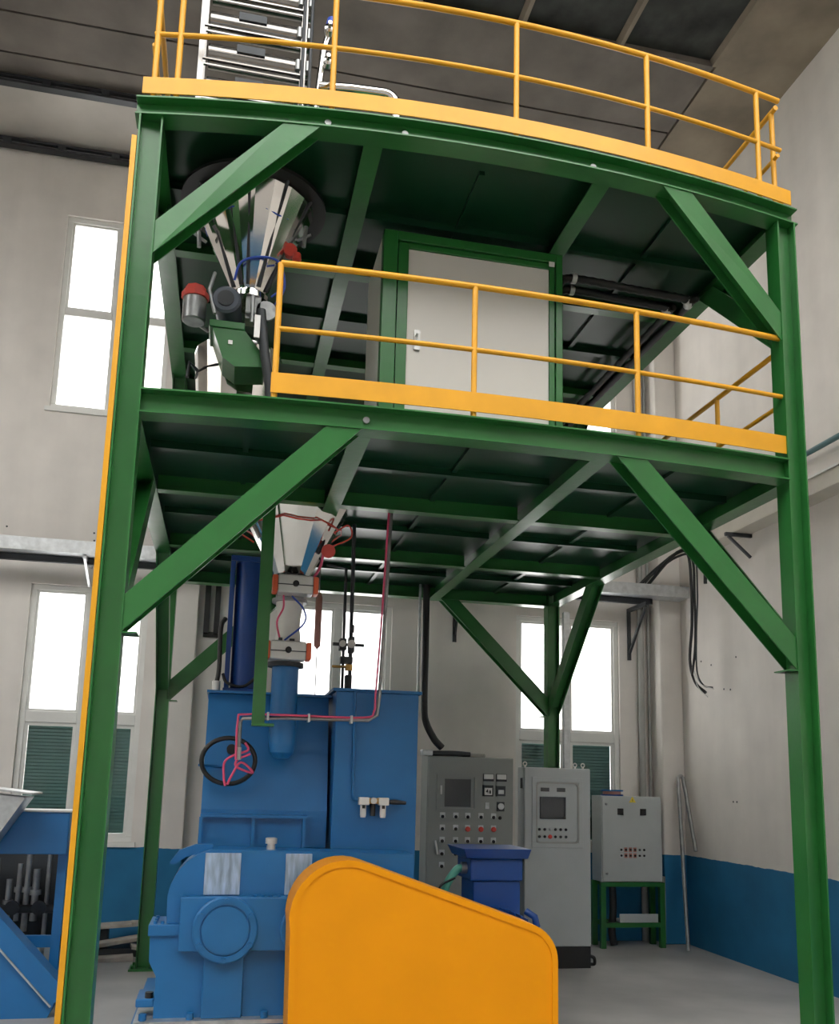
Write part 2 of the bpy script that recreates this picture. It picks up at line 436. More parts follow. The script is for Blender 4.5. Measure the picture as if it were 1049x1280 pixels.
for z0, z1 in ((Z2B, Z2T), (Z3B, Z3T)):
    zc = (z0+z1)/2; h = z1-z0; bw = B2 if z0 == Z2B else B3
    build(MB().hbar((S if z0 == Z2B else 0, D+S/2, zc), (W-S if z0 == Z2B else W, D+S/2, zc), (0, 1, 0), S, h), 'back_beam', G, plat)
    for x in (S/2, W-S/2):
        build(MB().hbar((x, S, zc), (x, D, zc), (1, 0, 0), S, h), 'side_beam', G, plat)
    for x in (1.54, 3.2):
        build(MB().hbar((x, S+bw(x), zc), (x, D, zc), (1, 0, 0), 0.13, h), 'long_beam', G, plat)
    ybs = (1.58, 3.30)
    cuts = [(S, 1.475), (1.605, 3.135), (3.265, W-S)]
    for y in ybs:
        for a, b in cuts:
            build(MB().hbar((a, y, zc+0.004), (b, y, zc+0.004), (0, 1, 0), 0.10, h-0.008), 'cross_beam', G, plat)
    # joists and plates per bay
    bays_y = [(S, 1.53), (1.63, 3.25), (3.35, D)]
    for iy, (ya, yb) in enumerate(bays_y):
        for a, b in cuts:
            ym = (ya+yb)/2; xm = (a+b)/2
            build(MB().box(a, b, ym-0.03, ym+0.03, z1-0.075, z1-0.02), 'joist', 'green_shaded', plat)
            build(MB().box(xm-0.02, xm+0.02, ya, ym-0.03, z1-0.05, z1-0.02).box(xm-0.02, xm+0.02, ym+0.03, yb, z1-0.05, z1-0.02), 'stiffener', 'green_shaded', plat)
            x0 = a-0.06; x1 = b+0.06
            xs = rng(x0, x1, 6)
            y0 = ya-0.05 if iy else S-0.05
            m = MB()
            vs = []
            for x in xs:
                o = bw(min(max(x, 0), W)) if iy == 0 else 0
                vs += [(x, y0+o, z1-0.02), (x, yb+0.05, z1-0.02), (x, yb+0.05, z1-0.013), (x, y0+o, z1-0.013)]
            fs = []
            for i in range(len(xs)-1):
                p = 4*i; q = p+4
                fs += [(p, q, q+1, p+1), (p+2, q+2, q+3, p+3), (p+3, q+3, q, p), (p+1, q+1, q+2, p+2)]
            fs = [tuple(reversed(f)) for f in fs]
            build(m.add(vs, fs), 'deck_plate', 'green_shaded', plat)
# braces
def brace(c0, c1, t0, t1, nrm):
    """mitred H brace: c0,c1 lower/upper corner on the column, t0,t1 corners on the beam; nrm across"""
    c0, c1, t0, t1, n = Vector(c0), Vector(c1), Vector(t0), Vector(t1), Vector(nrm)
    m = MB()
    def slab(q, o0, o1):
        vs = [p+n*o0 for p in q]+[p+n*o1 for p in q]
        f = [(0, 1, 2, 3), (7, 6, 5, 4), (0, 4, 5, 1), (1, 5, 6, 2), (2, 6, 7, 3), (3, 7, 4, 0)]
        if (q[1]-q[0]).cross(q[2]-q[1]).dot(n) > 0: f = [tuple(reversed(k)) for k in f]
        m.add(vs, f)
    q = [c0, t1, t0, c1]
    slab(q, -0.066, -0.055); slab(q, 0.055, 0.066)
    cm, tm = (c0+c1)/2, (t0+t1)/2; dc, dt = (c1-c0)*0.03, (t1-t0)*0.03
    slab([cm-dc, tm+dt, tm-dt, cm+dc], -0.055, 0.055)
    return build(m, 'brace', G, plat)
def endplate(x0, x1, y0, y1, z):
    build(MB().box(x0, x1, y0, y1, z-0.008, z), 'gusset', G, plat)
for y, bows in ((S/2, True), (D+S/2, False)):
    o2 = B2 if bows else (lambda x: 0)
    o3 = B3 if bows else (lambda x: 0)
    N = (0, 1, 0)
    for m_ in (0, 1):
        X = (lambda x: W-x) if m_ else (lambda x: x)
        brace((X(S), y, 2.90), (X(S), y, 3.125), (X(1.30), y+o2(1.30), Z2B), (X(1.525), y+o2(1.525), Z2B), N)
        brace((X(S), y, 5.355), (X(S), y, 5.58), (X(0.93), y+o3(0.93), Z3B), (X(1.17), y+o3(1.17), Z3B), N)
        a_, b_ = sorted((X(S), X(S+0.09)))
        endplate(a_, b_, y-0.09, y+0.07, 2.895)
for x in (S/2, W-S/2):
    N = (1, 0, 0)
    for zl, zb, L in ((2.90, Z2B, 1.15), (5.355, Z3B, 0.78)):
        brace((x, S, zl), (x, S, zl+0.225), (x, S+L, zb), (x, S+L+0.225, zb), N)
        brace((x, D, zl), (x, D, zl+0.225), (x, D-L, zb), (x, D-L-0.225, zb), N)
# lifting holes / clips on beam faces
for x, z, b in ((1.56, Z2B+0.085, B2), (1.22, Z3B+0.075, B3), (1.74, Z3B+0.06, B3), (3.1, Z3B+0.06, B3)):
    o = b(x)
    build(MB().lathe([(0.022, 0), (0.022, 0.012)], (x, o+S/2-0.017, z), (0, 1, 0), 12), 'bolt_lug', 'steel', plat)

# guardrails
def rail_set(name, label, pts_x, z0, ztop, zmid, toe, bow, x0, x1, yoff, end_left=None, corner=False):
    t = thing(name, label, 'guardrail', ((x0+x1)/2, yoff+bow((x0+x1)/2), z0), 'yellow guardrails of the platform')
    xs = rng(x0, x1, 18)
    def rp(z): return [(x, bow(x)+yoff, z) for x in xs]
    build(MB().tube(rp(ztop), 0.021, 10), 'top_rail', 'yellow', t)
    build(MB().tube(rp(zmid), 0.017, 10), 'mid_rail', 'yellow', t)
    build(MB().xsweep(rng(toe[2], toe[3], 16), bow, yoff-0.03, yoff-0.022, toe[0], toe[1]), 'toe_board', 'yellow', t)
    for x in pts_x:
        y = bow(x)+yoff
        build(MB().tube([(x, y, z0), (x, y, ztop)], 0.020, 10), 'post', 'yellow', t)
    return t
rail_set('guardrail', 'yellow tube guardrail with toe board along the front of the middle deck', (0.965, 2.27, 3.46), Z2T, 5.385, 4.925, (4.475, 4.61, 0.94, 4.66), B2, 0.965, 4.66, 0.06)
rail_set('guardrail', 'yellow tube guardrail with toe board along the front of the top deck', (0.07, 0.22, 1.24, 2.52, 3.54, 4.52), Z3T, 7.40, 6.97, (6.50, 6.62, 0.0, 4.80), B3, 0.05, 4.74, 0.06)
def side_rail(label, x, y0, y1, z0, ztop, zmid, posts, toe):
    t = thing('guardrail', label, 'guardrail', (x, (y0+y1)/2, z0), 'yellow guardrails of the platform')
    build(MB().tube([(x, y0, ztop), (x, y1, ztop)], 0.021, 10), 'top_rail', 'yellow', t)
    build(MB().tube([(x, y0, zmid), (x, y1, zmid)], 0.017, 10), 'mid_rail', 'yellow', t)
    build(MB().box(x+0.022, x+0.03, y0, y1, toe[0], toe[1]), 'toe_board', 'yellow', t)
    for y in posts: build(MB().tube([(x, y, z0), (x, y, ztop)], 0.02, 10), 'post', 'yellow', t)
side_rail('yellow guardrail along the right side of the middle deck beside the white wall', 4.74, 0.16, 4.8, Z2T, 5.36, 4.93, (1.05, 2.2, 3.4, 4.7), (4.475, 4.50))
side_rail('yellow guardrail along the right side of the top deck', 4.755, 0.10, 4.8, Z3T, 7.39, 6.97, (0.16, 1.3, 2.5, 3.7, 4.75), (6.50, 6.62))
side_rail('yellow guardrail along the left side of the top deck', 0.04, 0.14, 4.8, Z3T, 7.40, 6.97, (1.3, 2.5, 3.7, 4.75), (6.50, 6.62))
# ladder behind the left column
lad = thing('fixed_ladder', 'yellow ladder standing against the outside of the front left column', 'ladder', (-0.03, 0.2, 0))
for y in (0.0, 0.42):
    build(MB().box(-0.036, -0.004, y, y+0.05, 0.0, 6.16), 'stile', 'yellow', lad)
rg = build(MB().tube([(-0.022, 0.04, 0.3), (-0.022, 0.43, 0.3)], 0.012, 8), 'rung', 'yellow', lad)
for i in range(1, 20): copy_part(rg, lad, (0, 0, 0.3*i))

# ================================================================== MIDDLE DECK: WHITE ENCLOSURE
rm = thing('control_room', 'white panelled enclosure with green steel frame standing on the middle deck', 'enclosure', (2.48, 1.1, Z2T))
RX0, RX1, RY0, RY1, RZ0, RZ1 = 1.757, 3.205, 0.70, 1.46, Z2T, 6.245
build(MB().box(RX0, RX0+0.11, RY0, RY0+0.10, RZ0, RZ1).box(RX0+0.118, RX0+0.20, RY0+0.015, RY0+0.09, RZ0+0.06, RZ1-0.08), 'frame_post', G, rm, bevel=0.005)
build(MB().box(RX1-0.055, RX1, RY0, RY0+0.10, RZ0, RZ1).box(RX1-0.105, RX1-0.06, RY0+0.015, RY0+0.09, RZ0+0.06, RZ1-0.08), 'frame_post', G, rm, bevel=0.005)
build(MB().box(RX0+0.11, RX1-0.055, RY0, RY0+0.10, RZ1-0.075, RZ1).box(RX0+0.2, RX1-0.105, RY0+0.015, RY0+0.09, RZ1-0.125, RZ1-0.08), 'frame_rail', G, rm, bevel=0.005)
build(MB().box(RX0+0.11, RX1-0.055, RY0, RY0+0.10, RZ0, RZ0+0.055), 'frame_rail', G, rm, bevel=0.005)
dr = build(MB().box(RX0+0.2, RX1-0.105, RY0+0.03, RY0+0.07, RZ0+0.06, RZ1-0.125), 'door_panel', 'white', rm, bevel=0.004)
build(MB().box(2.015, 2.06, RY0+0.012, RY0+0.03, 5.29, 5.45).tube([(2.03, RY0+0.01, 5.40), (2.03, RY0-0.02, 5.40), (2.03, RY0-0.02, 5.34)], 0.008, 8), 'door_handle', 'alu', dr)
build(MB().box(RX1-0.115, RX1-0.07, RY0-0.006, RY0, RZ1-0.115, RZ1-0.075), 'name_tag', 'frame_white', rm)
build(MB().box(RX0, RX0+0.03, RY0+0.10, RY1, RZ0, RZ1-0.02), 'side_panel', 'white', rm)
build(MB().box(RX1-0.03, RX1, RY0+0.10, RY1, RZ0, RZ1-0.02), 'side_panel', 'white', rm)
build(MB().box(RX0+0.03, RX1-0.03, RY1-0.03, RY1, RZ0, RZ1-0.02), 'back_panel', 'white', rm)
build(MB().box(RX0+0.03, RX1-0.03, RY0+0.10, RY1-0.03, RZ1-0.05, RZ1-0.02), 'roof_panel', 'white', rm)

# corrugated cable hoses under the top deck
for k, (dy, lb) in enumerate(((0.0, 'front black corrugated hose looping under the top deck beside the white enclosure'), (0.17, 'rear black corrugated hose looping under the top deck beside the white enclosure'))):
    hz = Z3B-0.06; xe = 4.56-0.11*k
    path = [(3.30+0.06*k, 1.2+dy*0.3, 5.62), (3.315+0.06*k, 1.17+dy*0.3, 6.10), (3.34+0.06*k, 1.10+dy, hz-0.02), (3.42+0.05*k, 1.02+dy, hz), (4.0, 1.05+dy, hz), (xe-0.05, 1.08+dy, hz), (xe, 1.16+dy, hz), (xe, 2.4, hz), (xe, 3.3, hz), (xe, 3.9, hz)]
    P_ = smooth_path(path, 14)
    rr = [0.030+(0.006 if i % 2 else 0) for i in range(len(P_))]
    t = thing('corrugated_hose', lb, 'hose', (3.9, 1.1+dy, hz), 'black hoses under the top deck')
    build(MB().tube(P_, rr, 10), 'hose', 'black', t)
    cl = MB().tube([(3.41+0.05*k, 1.02+dy, hz), (3.45+0.05*k, 1.02+dy, hz)], 0.042, 10)
    build(cl, 'clamp', 'alu', t)
    build(MB().tube([(xe-0.07, 1.085+dy, hz), (xe-0.02, 1.115+dy, hz), (xe, 1.17+dy, hz)], 0.041, 10), 'clamp', 'alu', t)
    build(MB().tube([(3.30+0.06*k, 1.2+dy*0.3, 5.60), (3.30+0.06*k, 1.2+dy*0.3, 5.66)], 0.04, 10), 'clamp', 'alu', t)

# ================================================================== HOPPERS AND FEEDER
hp = thing('upper_hopper', 'polished stainless cone hopper hanging below the top deck behind the left brace', 'hopper', (0.77, 0.80, 5.66))
c = (0.77, 0.80)
build(MB().lathe([(0.115, 5.59), (0.44, 6.28), (0.44, 6.325)], (c[0], c[1], 0), n=20, smooth=False), 'cone', 'stainless', hp)
build(MB().lathe([(0.445, 6.30), (0.54, 6.30), (0.54, 6.325), (0.445, 6.325)], (c[0], c[1], 0), n=40, cap=False), 'collar', 'black', hp)
build(MB().lathe([(0.15, 5.53), (0.15, 5.57), (0.118, 5.57), (0.118, 5.60)], (c[0], c[1], 0)), 'outlet_flange', 'stainless', hp)
for a in (-150, -118, -96, -60, -25):
    aa = math.radians(a); ca, sa = math.cos(aa), math.sin(aa)
    build(MB().tube([(c[0]+ca*0.135, c[1]+sa*0.135, 5.61), (c[0]+ca*0.30, c[1]+sa*0.30, 6.02), (c[0]+ca*0.455, c[1]+sa*0.455, 6.31)], 0.013, 6), 'cone_rib', 'dark', hp)
build(MB().tube([(c[0]+0.345*math.cos(math.radians(a)), c[1]+0.345*math.sin(math.radians(a)), 6.10+0.015*math.sin(a*0.1)) for a in range(0, 360, 15)], 0.007, 6, close=True), 'air_hose', 'bluehose', hp)
build(MB().tube(smooth_path([(0.66, 0.62, 5.60), (0.70, 0.56, 5.71), (0.83, 0.54, 5.76), (0.97, 0.56, 5.75), (1.02, 0.62, 5.60), (0.96, 0.64, 5.46)]), 0.009, 6), 'air_hose', 'bluehose', hp)
build(MB().tube(smooth_path([(1.0, 0.70, 5.82), (0.99, 0.60, 5.70), (1.01, 0.62, 5.60), (0.93, 0.66, 5.53)]), 0.008, 6), 'air_hose', 'bluehose', hp)
for sx, sz in ((1, 0), (-1, -0.12)):
    bx = c[0]+sx*0.33
    build(MB().tube([(bx-0.0*sx, 0.74, 6.06+sz), (bx+0.10*sx, 0.70, 6.10+sz)], 0.012, 6).tube([(bx+0.05*sx, 0.72, 6.0+sz), (bx+0.06*sx, 0.70, 6.16+sz)], 0.015, 8), 'air_knocker', 'steel', hp)
build(MB().lathe([(0.05, 0), (0.05, 0.03), (0.03, 0.04), (0.03, 0.10)], (1.05, 0.66, 5.93), (0, 1, 0.1), 14).lathe([(0.03, 0), (0.035, 0.05), (0.02, 0.06)], (1.10, 0.66, 5.90), (0, 0, -1), 10), 'vibrator', 'red', hp)

fd = thing('screw_feeder', 'green feeder housing with grey motor and gate valve below the upper hopper', 'feeder', (0.75, 0.78, 5.0))
build(MB().prism([(0.52, 5.24), (0.74, 5.24), (0.92, 5.02), (0.91, 4.96), (0.70, 4.94), (0.61, 5.0)], 0.62, 0.92), 'housing', 'green', fd, bevel=0.012)
build(MB().box(0.505, 0.755, 0.61, 0.93, 5.22, 5.275), 'housing_lid', 'green', fd, bevel=0.006)
build(MB().box(0.645, 0.675, 0.61, 0.62, 5.10, 5.13), 'nameplate', 'alu', fd)
build(MB().lathe([(0.02, 0), (0.09, 0.005), (0.105, 0.02), (0.105, 0.09), (0.095, 0.095), (0.095, 0.28)], (0.61, 0.58, 5.43), (0.10, 1, 0), 28), 'motor', 'motor_grey', fd)
build(MB().lathe([(0.06, 0), (0.06, 0.006)], (0.609, 0.575, 5.43), (0.10, 1, 0), 20), 'fan_cover', 'dark', fd)
build(MB().box(0.75, 0.86, 0.68, 0.80, 5.35, 5.53).tube([(0.80, 0.66, 5.31), (0.80, 0.66, 5.52)], 0.016, 8).tube([(0.75, 0.66, 5.39), (0.90, 0.66, 5.39)], 0.012, 8), 'valve_block', 'steel', fd, bevel=0.006)
build(MB().lathe([(0.075, 0), (0.075, 0.02), (0.055, 0.02), (0.055, 0.03)], (0.90, 0.68, 5.43), (0, 1, 0), 20), 'hand_wheel', 'steel', fd)
build(MB().tube([(0.86, 0.56, 5.36), (0.90, 0.56, 5.05), (0.95, 0.58, 4.80), (0.97, 0.60, 4.55)], 0.035, 10), 'drop_pipe', 'dark', fd)
build(MB().box(0.82, 0.86, 0.52, 0.53, 5.13, 5.30), 'gauge_plate', 'alu', fd)
build(MB().tube([(0.52, 0.66, 5.66), (0.49, 0.62, 5.50), (0.54, 0.60, 5.31)], 0.014, 8), 'support_rod', 'steel', fd)

sp_ = thing('level_sensor', 'silver canister with a red lid beside the feeder motor', 'sensor', (0.39, 0.80, 5.33))
build(MB().lathe([(0.075, 5.33), (0.085, 5.34), (0.085, 5.51)], (0.385, 0.80, 0), n=20), 'canister', 'steel', sp_)
build(MB().lathe([(0.10, 5.51), (0.10, 5.555), (0.075, 5.565), (0.075, 5.60), (0.05, 5.61)], (0.385, 0.80, 0), n=8, smooth=False), 'lid', 'red', sp_)
build(MB().tube([(0.39, 0.88, 5.42), (0.39, 0.97, 5.42), (0.48, 1.08, 5.42)], 0.015, 8), 'bracket', 'steel', sp_)

mh = thing('middle_hopper', 'stainless hopper standing on the middle deck under the green feeder', 'hopper', (0.72, 1.30, Z2T))
build(MB().lathe([(0.26, Z2T), (0.34, 5.32), (0.34, 5.34), (0.20, 5.46), (0.10, 5.48)], (0.72, 1.30, 0), n=16, smooth=False), 'cone', 'stainless', mh)
build(MB().tube([(0.72+0.325*math.cos(math.radians(a)), 1.30+0.325*math.sin(math.radians(a)), 5.13) for a in range(0, 360, 20)], 0.008, 6, close=True), 'air_hose', 'black', mh)
build(MB().tube([(0.42, 1.1, 5.10), (0.36, 1.06, 5.14), (0.35, 1.06, 5.02)], 0.014, 8), 'air_knocker', 'dark', mh)

lh = thing('lower_hopper', 'polished stainless cone hopper hanging below the middle deck above the white sleeve', 'hopper', (1.26, 2.08, 3.70))
lc = (1.265, 2.08)
build(MB().lathe([(0.15, 3.76), (0.47, 4.36), (0.47, 4.40)], (lc[0], lc[1], 0), n=16, smooth=False), 'cone', 'stainless', lh)
build(MB().lathe([(0.17, 3.735), (0.17, 3.765)], (lc[0], lc[1], 0)), 'outlet_flange', 'dark', lh)
build(MB().tube([(lc[0]+(0.42+0.01*math.sin(a*0.2))*math.cos(math.radians(a)), lc[1]+0.42*math.sin(math.radians(a)), 4.18+0.015*math.sin(a*0.13)) for a in range(0, 360, 15)], 0.008, 6, close=True), 'air_hose', 'red', lh)
build(MB().tube(smooth_path([(0.93, 1.90, 4.14), (0.82, 1.85, 4.17), (0.80, 1.85, 4.08), (0.93, 1.88, 4.0)]), 0.008, 6), 'air_hose', 'red', lh)
build(MB().tube(smooth_path([(1.60, 1.90, 4.14), (1.72, 1.90, 4.22), (1.75, 1.92, 4.12), (1.58, 1.92, 4.02)]), 0.008, 6), 'air_hose', 'red', lh)
build(MB().lathe([(0.06, 0), (0.06, 0.05), (0.035, 0.06), (0.035, 0.12)], (1.56, 1.90, 3.98), (0, 1, 0.2), 14), 'vibrator', 'red', lh)
build(MB().tube([(1.46, 1.92, 3.96), (1.50, 1.92, 4.06), (1.55, 1.94, 4.26)], 0.028, 8), 'support_bracket', 'dark', lh)
build(MB().tube([(0.98, 1.90, 4.05), (0.90, 1.88, 4.2), (0.90, 1.90, 4.25)], 0.02, 8), 'support_bracket', 'steel', lh)
build(MB().tube(smooth_path([(1.52, 1.92, 3.98), (1.50, 1.94, 3.85), (1.44, 1.98, 3.72), (1.48, 1.98, 3.66)]), 0.012, 8), 'air_hose', 'pink', lh)

def actuator(label, cx, cy, zc, w_=0.38, h=0.155):
    t = thing('pneumatic_actuator', label, 'actuator', (cx, cy, zc-h/2), 'white pneumatic actuators with orange ends')
    b = build(MB().box(cx-w_/2+0.045, cx+w_/2-0.045, cy-0.08, cy+0.08, zc-h/2, zc+h/2), 'body', 'alu', t, bevel=0.012)
    build(MB().box(cx-w_/2+0.045, cx+w_/2-0.045, cy-0.086, cy-0.08, zc-0.012, zc-0.004), 'body_groove', 'dark', b)
    for s in (-1, 1):
        x = cx+s*(w_/2-0.022)
        build(MB().box(x-0.022, x+0.022, cy-0.075, cy+0.075, zc-h/2+0.004, zc+h/2-0.004), 'end_cap', 'orange', t, bevel=0.012)
    build(MB().lathe([(0.026, 0), (0.026, 0.02), (0.016, 0.025)], (cx+0.0, cy-0.08, zc), (0, -1, 0), 14), 'position_knob', 'black', t)
    build(MB().box(cx-0.08, cx-0.05, cy-0.03, cy+0.03, zc+h/2, zc+h/2+0.03).box(cx+0.01, cx+0.05, cy-0.03, cy+0.03, zc+h/2, zc+h/2+0.025), 'air_port', 'dark', t)
    return t
actuator('white actuator with orange ends directly below the lower stainless cone', 1.29, 1.86, 3.65)
actuator('white actuator with orange ends on top of the blue feed pipe', 1.255, 1.86, 3.095)
vb = thing('butterfly_valve', 'dark flanged valve between the stainless cone and the white sleeve', 'valve', (1.265, 2.08, 3.53))
build(MB().lathe([(0.15, 3.54), (0.15, 3.57), (0.12, 3.57), (0.12, 3.70), (0.15, 3.70), (0.15, 3.735)], (lc[0], lc[1], 0)), 'valve_body', 'steel', vb)
build(MB().cyl((lc[0], 1.94, 3.62), (lc[0], 2.0, 3.62), 0.03), 'valve_stem', 'steel', vb)
sl = tag(build(MB().lathe([(0.105, 3.2), (0.108, 3.24), (0.095, 3.32), (0.10, 3.42), (0.112, 3.50), (0.115, 3.54)], (lc[0], lc[1]-0.01, 0), n=24), 'flexible_sleeve', 'fabric'), 'white fabric sleeve between the two actuators with orange ends', 'sleeve')
for dx, m_, lb in ((-0.02, 'pink', 'red air line curving down over the white sleeve'), (0.05, 'bluehose', 'blue air line curving down over the white sleeve')):
    tag(build(MB().tube(smooth_path([(1.22+dx, 1.90, 3.57), (1.25+dx*2.4, 1.88, 3.46), (1.22+dx*3.2, 1.88, 3.34), (1.20+dx*0.5, 1.90, 3.19)]), 0.008, 6), 'air_line', m_), lb, 'hose')
fp = thing('feed_pipe', 'blue feed pipe dropping from the lower actuator into the mixer front', 'pipe', (1.25, 2.08, 2.25))
build(MB().lathe([(0.02, 2.215), (0.06, 2.225), (0.10, 2.27), (0.112, 2.34), (0.112, 2.98)], (1.255, 2.03, 0), n=28), 'pipe', 'blue', fp)
build(MB().lathe([(0.15, 2.98), (0.15, 3.017)], (1.255, 2.03, 0), n=28), 'pipe_flange', 'dark', fp)

# ================================================================== MIXER (press) BODY
mx = thing('internal_mixer', 'tall blue internal mixer body with feed front and side column under the hopper', 'mixer', (1.5, 2.5, 0.3))
# slanting front
build(MB().prism_x([(2.30, 2.765), (2.10, 1.80), (2.10, 1.50), (2.95, 1.50), (2.95, 2.765)], 0.635, 1.66), 'feed_housing', 'blue', mx, bevel=0.006)
build(MB().box(0.62, 1.68, 2.24, 2.98, 2.765, 2.785), 'housing_top_plate', 'blue', mx)
build(MB().box(1.69, 2.40, 2.0, 2.95, 0.3, 2.80), 'side_column', 'blue', mx, bevel=0.006)
build(MB().box(1.66, 2.425, 1.975, 2.98, 2.80, 2.825), 'column_top_plate', 'blue', mx)
build(MB().box(0.70, 1.62, 2.15, 2.95, 0.3, 1.5), 'chamber', 'blue', mx)
cw = build(MB().box(0.665, 1.465, 2.03, 2.10, 1.45, 1.74), 'cowl', 'blue', mx)
build(MB().box(0.635, 1.49, 1.98, 2.10, 1.74, 1.765), 'cowl_edge', 'blue', cw)
for x in (0.64, 1.055, 1.465): build(MB().box(x-0.012, x+0.012, 1.985, 2.03, 1.45, 1.74), 'cowl_rib', 'blue', cw)
build(MB().lathe([(0.042, 0), (0.042, 0.03)], (0.852, 2.185, 2.285), (0, -1, 0.2), 18), 'inspection_port', 'black', mx)
build(MB().tube([(0.60, 2.05, 2.15), (0.63, 2.10, 2.15), (0.80, 2.17, 2.14)], 0.012, 8), 'hose_hook', 'blue', mx)
cy_ = thing('ram_cylinder', 'dark blue upright ram cylinder standing on the mixer behind the green hanger', 'cylinder', (0.92, 2.6, 2.79))
build(MB().lathe([(0.125, 2.83), (0.125, 3.98)], (0.93, 2.62, 0), n=28), 'barrel', 'blue_deep', cy_)
for x in (0.775, 1.085): build(MB().box(x-0.022, x+0.022, 2.5, 2.74, 2.785, 4.02), 'tie_plate', 'blue_deep', cy_, bevel=0.005)
build(MB().box(0.753, 1.107, 2.48, 2.76, 3.98, 4.03), 'head_plate', 'blue_deep', cy_, bevel=0.005)
build(MB().box(0.745, 1.115, 2.46, 2.78, 2.786, 2.83), 'foot_plate', 'blue_deep', cy_, bevel=0.005)
build(MB().tube(smooth_path([(0.735, 2.5, 3.45), (0.70, 2.46, 3.35), (0.705, 2.44, 3.0), (0.69, 2.42, 2.86)]), 0.02, 8), 'oil_hose', 'black', cy_)
build(MB().tube(smooth_path([(0.74, 2.46, 2.95), (0.78, 2.43, 2.87), (0.92, 2.40, 2.84), (1.05, 2.42, 2.95)]), 0.014, 8), 'oil_hose', 'black', cy_)
build(MB().cyl((0.69, 2.42, 2.79), (0.69, 2.42, 2.88), 0.035), 'hose_fitting', 'alu', cy_)

# green hanger bar
gh = thing('hanger_bar', 'green flat steel bar hanging from the middle deck in front of the mixer', 'bar', (1.04, 1.6, 2.46))
build(MB().box(0.985, 1.085, 1.595, 1.615, 2.475, Z2B), 'bar', 'green', gh)
build(MB().box(0.985, 1.155, 1.50, 1.615, 2.455, 2.475), 'foot', 'green', gh)

# hose ring and pipes in front of the mixer
hr = thing('coiled_hose', 'black hose coiled in a ring on the blue mixer front', 'hose', (0.83, 2.0, 2.0))
build(MB().tube([(0.83+0.215*math.cos(math.radians(a)), 2.03-0.02*math.sin(math.radians(a)), 2.19+0.185*math.sin(math.radians(a))) for a in range(0, 360, 10)], 0.019, 10, close=True), 'coil', 'black', hr)
for pth in ([(0.955, 1.99, 2.34), (0.98, 1.98, 2.28), (0.88, 1.98, 2.24), (0.80, 1.98, 2.18), (0.80, 1.98, 2.06), (0.815, 1.98, 1.99)], [(1.0, 1.98, 2.25), (0.90, 1.97, 2.20), (0.90, 1.97, 2.14), (1.03, 1.98, 2.10), (0.93, 1.97, 2.18), (0.86, 1.97, 2.07), (0.83, 1.97, 2.0)]):
    build(MB().tube(smooth_path(pth), 0.010, 8), 'branch_hose', 'pink', hr)
cp = thing('air_pipe', 'steel pipe with a pink hose running across the mixer and up to the deck', 'pipe', (1.5, 1.9, 2.2))
main = [(0.905, 1.93, 2.28), (0.905, 1.93, 2.50), (0.925, 1.93, 2.535), (1.3, 1.84, 2.545), (1.95, 1.88, 2.555), (2.02, 1.88, 2.60), (2.035, 1.88, 2.75), (2.06, 1.88, 3.4), (2.09, 1.88, Z2B+0.1)]
build(MB().tube(main, 0.016, 10), 'pipe', 'steel', cp)
build(MB().tube([(0.905, 1.93, 2.20), (0.905, 1.93, 2.30)], 0.022, 10), 'pipe_coupling', 'alu', cp)
hosep = [(0.885, 1.90, 2.2), (0.885, 1.905, 2.52), (0.935, 1.905, 2.565), (1.3, 1.815, 2.567), (1.90, 1.86, 2.575), (1.99, 1.855, 2.63), (2.0, 1.86, 2.78), (2.03, 1.86, 3.4), (2.065, 1.86, Z2B+0.1)]
build(MB().tube(smooth_path(hosep, 4), 0.009, 8), 'hose', 'pink', cp)
for x in (1.12, 1.45, 1.8): build(MB().box(x-0.008, x+0.008, 1.80, 1.90, 2.52, 2.585), 'pipe_clip', 'alu', cp)

ap = thing('valve_manifold', 'steel valve cluster on twin pipes standing above the mixer in front of the window', 'valve', (1.82, 2.35, 2.825))
build(MB().tube([(1.78, 2.35, 2.825), (1.775, 2.35, 3.95), (1.60, 2.35, 3.97)], 0.014, 8), 'pipe', 'dark', ap)
build(MB().tube([(1.845, 2.35, 2.825), (1.835, 2.35, Z2B+0.1)], 0.018, 8), 'pipe', 'dark', ap)
build(MB().box(1.74, 1.80, 2.29, 2.40, 3.20, 3.30).box(1.82, 1.87, 2.29, 2.40, 3.18, 3.32).cyl((1.68, 2.33, 3.25), (1.96, 2.33, 3.25), 0.016, 8), 'valve_body', 'dark', ap, bevel=0.004)
build(MB().cyl((1.84, 2.30, 3.25), (1.84, 2.26, 3.25), 0.035, 12).cyl((1.76, 2.30, 3.25), (1.76, 2.26, 3.25), 0.028, 12), 'gauge', 'alu', ap)
build(MB().box(1.83, 1.865, 2.31, 2.38, 3.36, 3.43).box(1.75, 1.86, 2.30, 2.39, 3.08, 3.14), 'union', 'dark', ap, bevel=0.004)
build(MB().cyl((1.68, 2.33, 3.05), (1.80, 2.33, 3.05), 0.012, 8).box(1.80, 1.86, 2.30, 2.38, 3.02, 3.07), 'drain_cock', 'brass', ap)
build(MB().box(1.80, 1.86, 2.30, 2.39, 2.84, 2.98), 'filter_bowl', 'dark', ap, bevel=0.01)
fr = thing('air_regulator', 'white filter regulator set mounted on the blue mixer column', 'regulator', (2.05, 1.96, 1.76))
build(MB().tube([(1.845, 1.975, 2.80), (1.855, 1.975, 1.95), (1.87, 1.975, 1.905), (1.90, 1.975, 1.90)], 0.013, 8), 'supply_pipe', 'blue', fr)
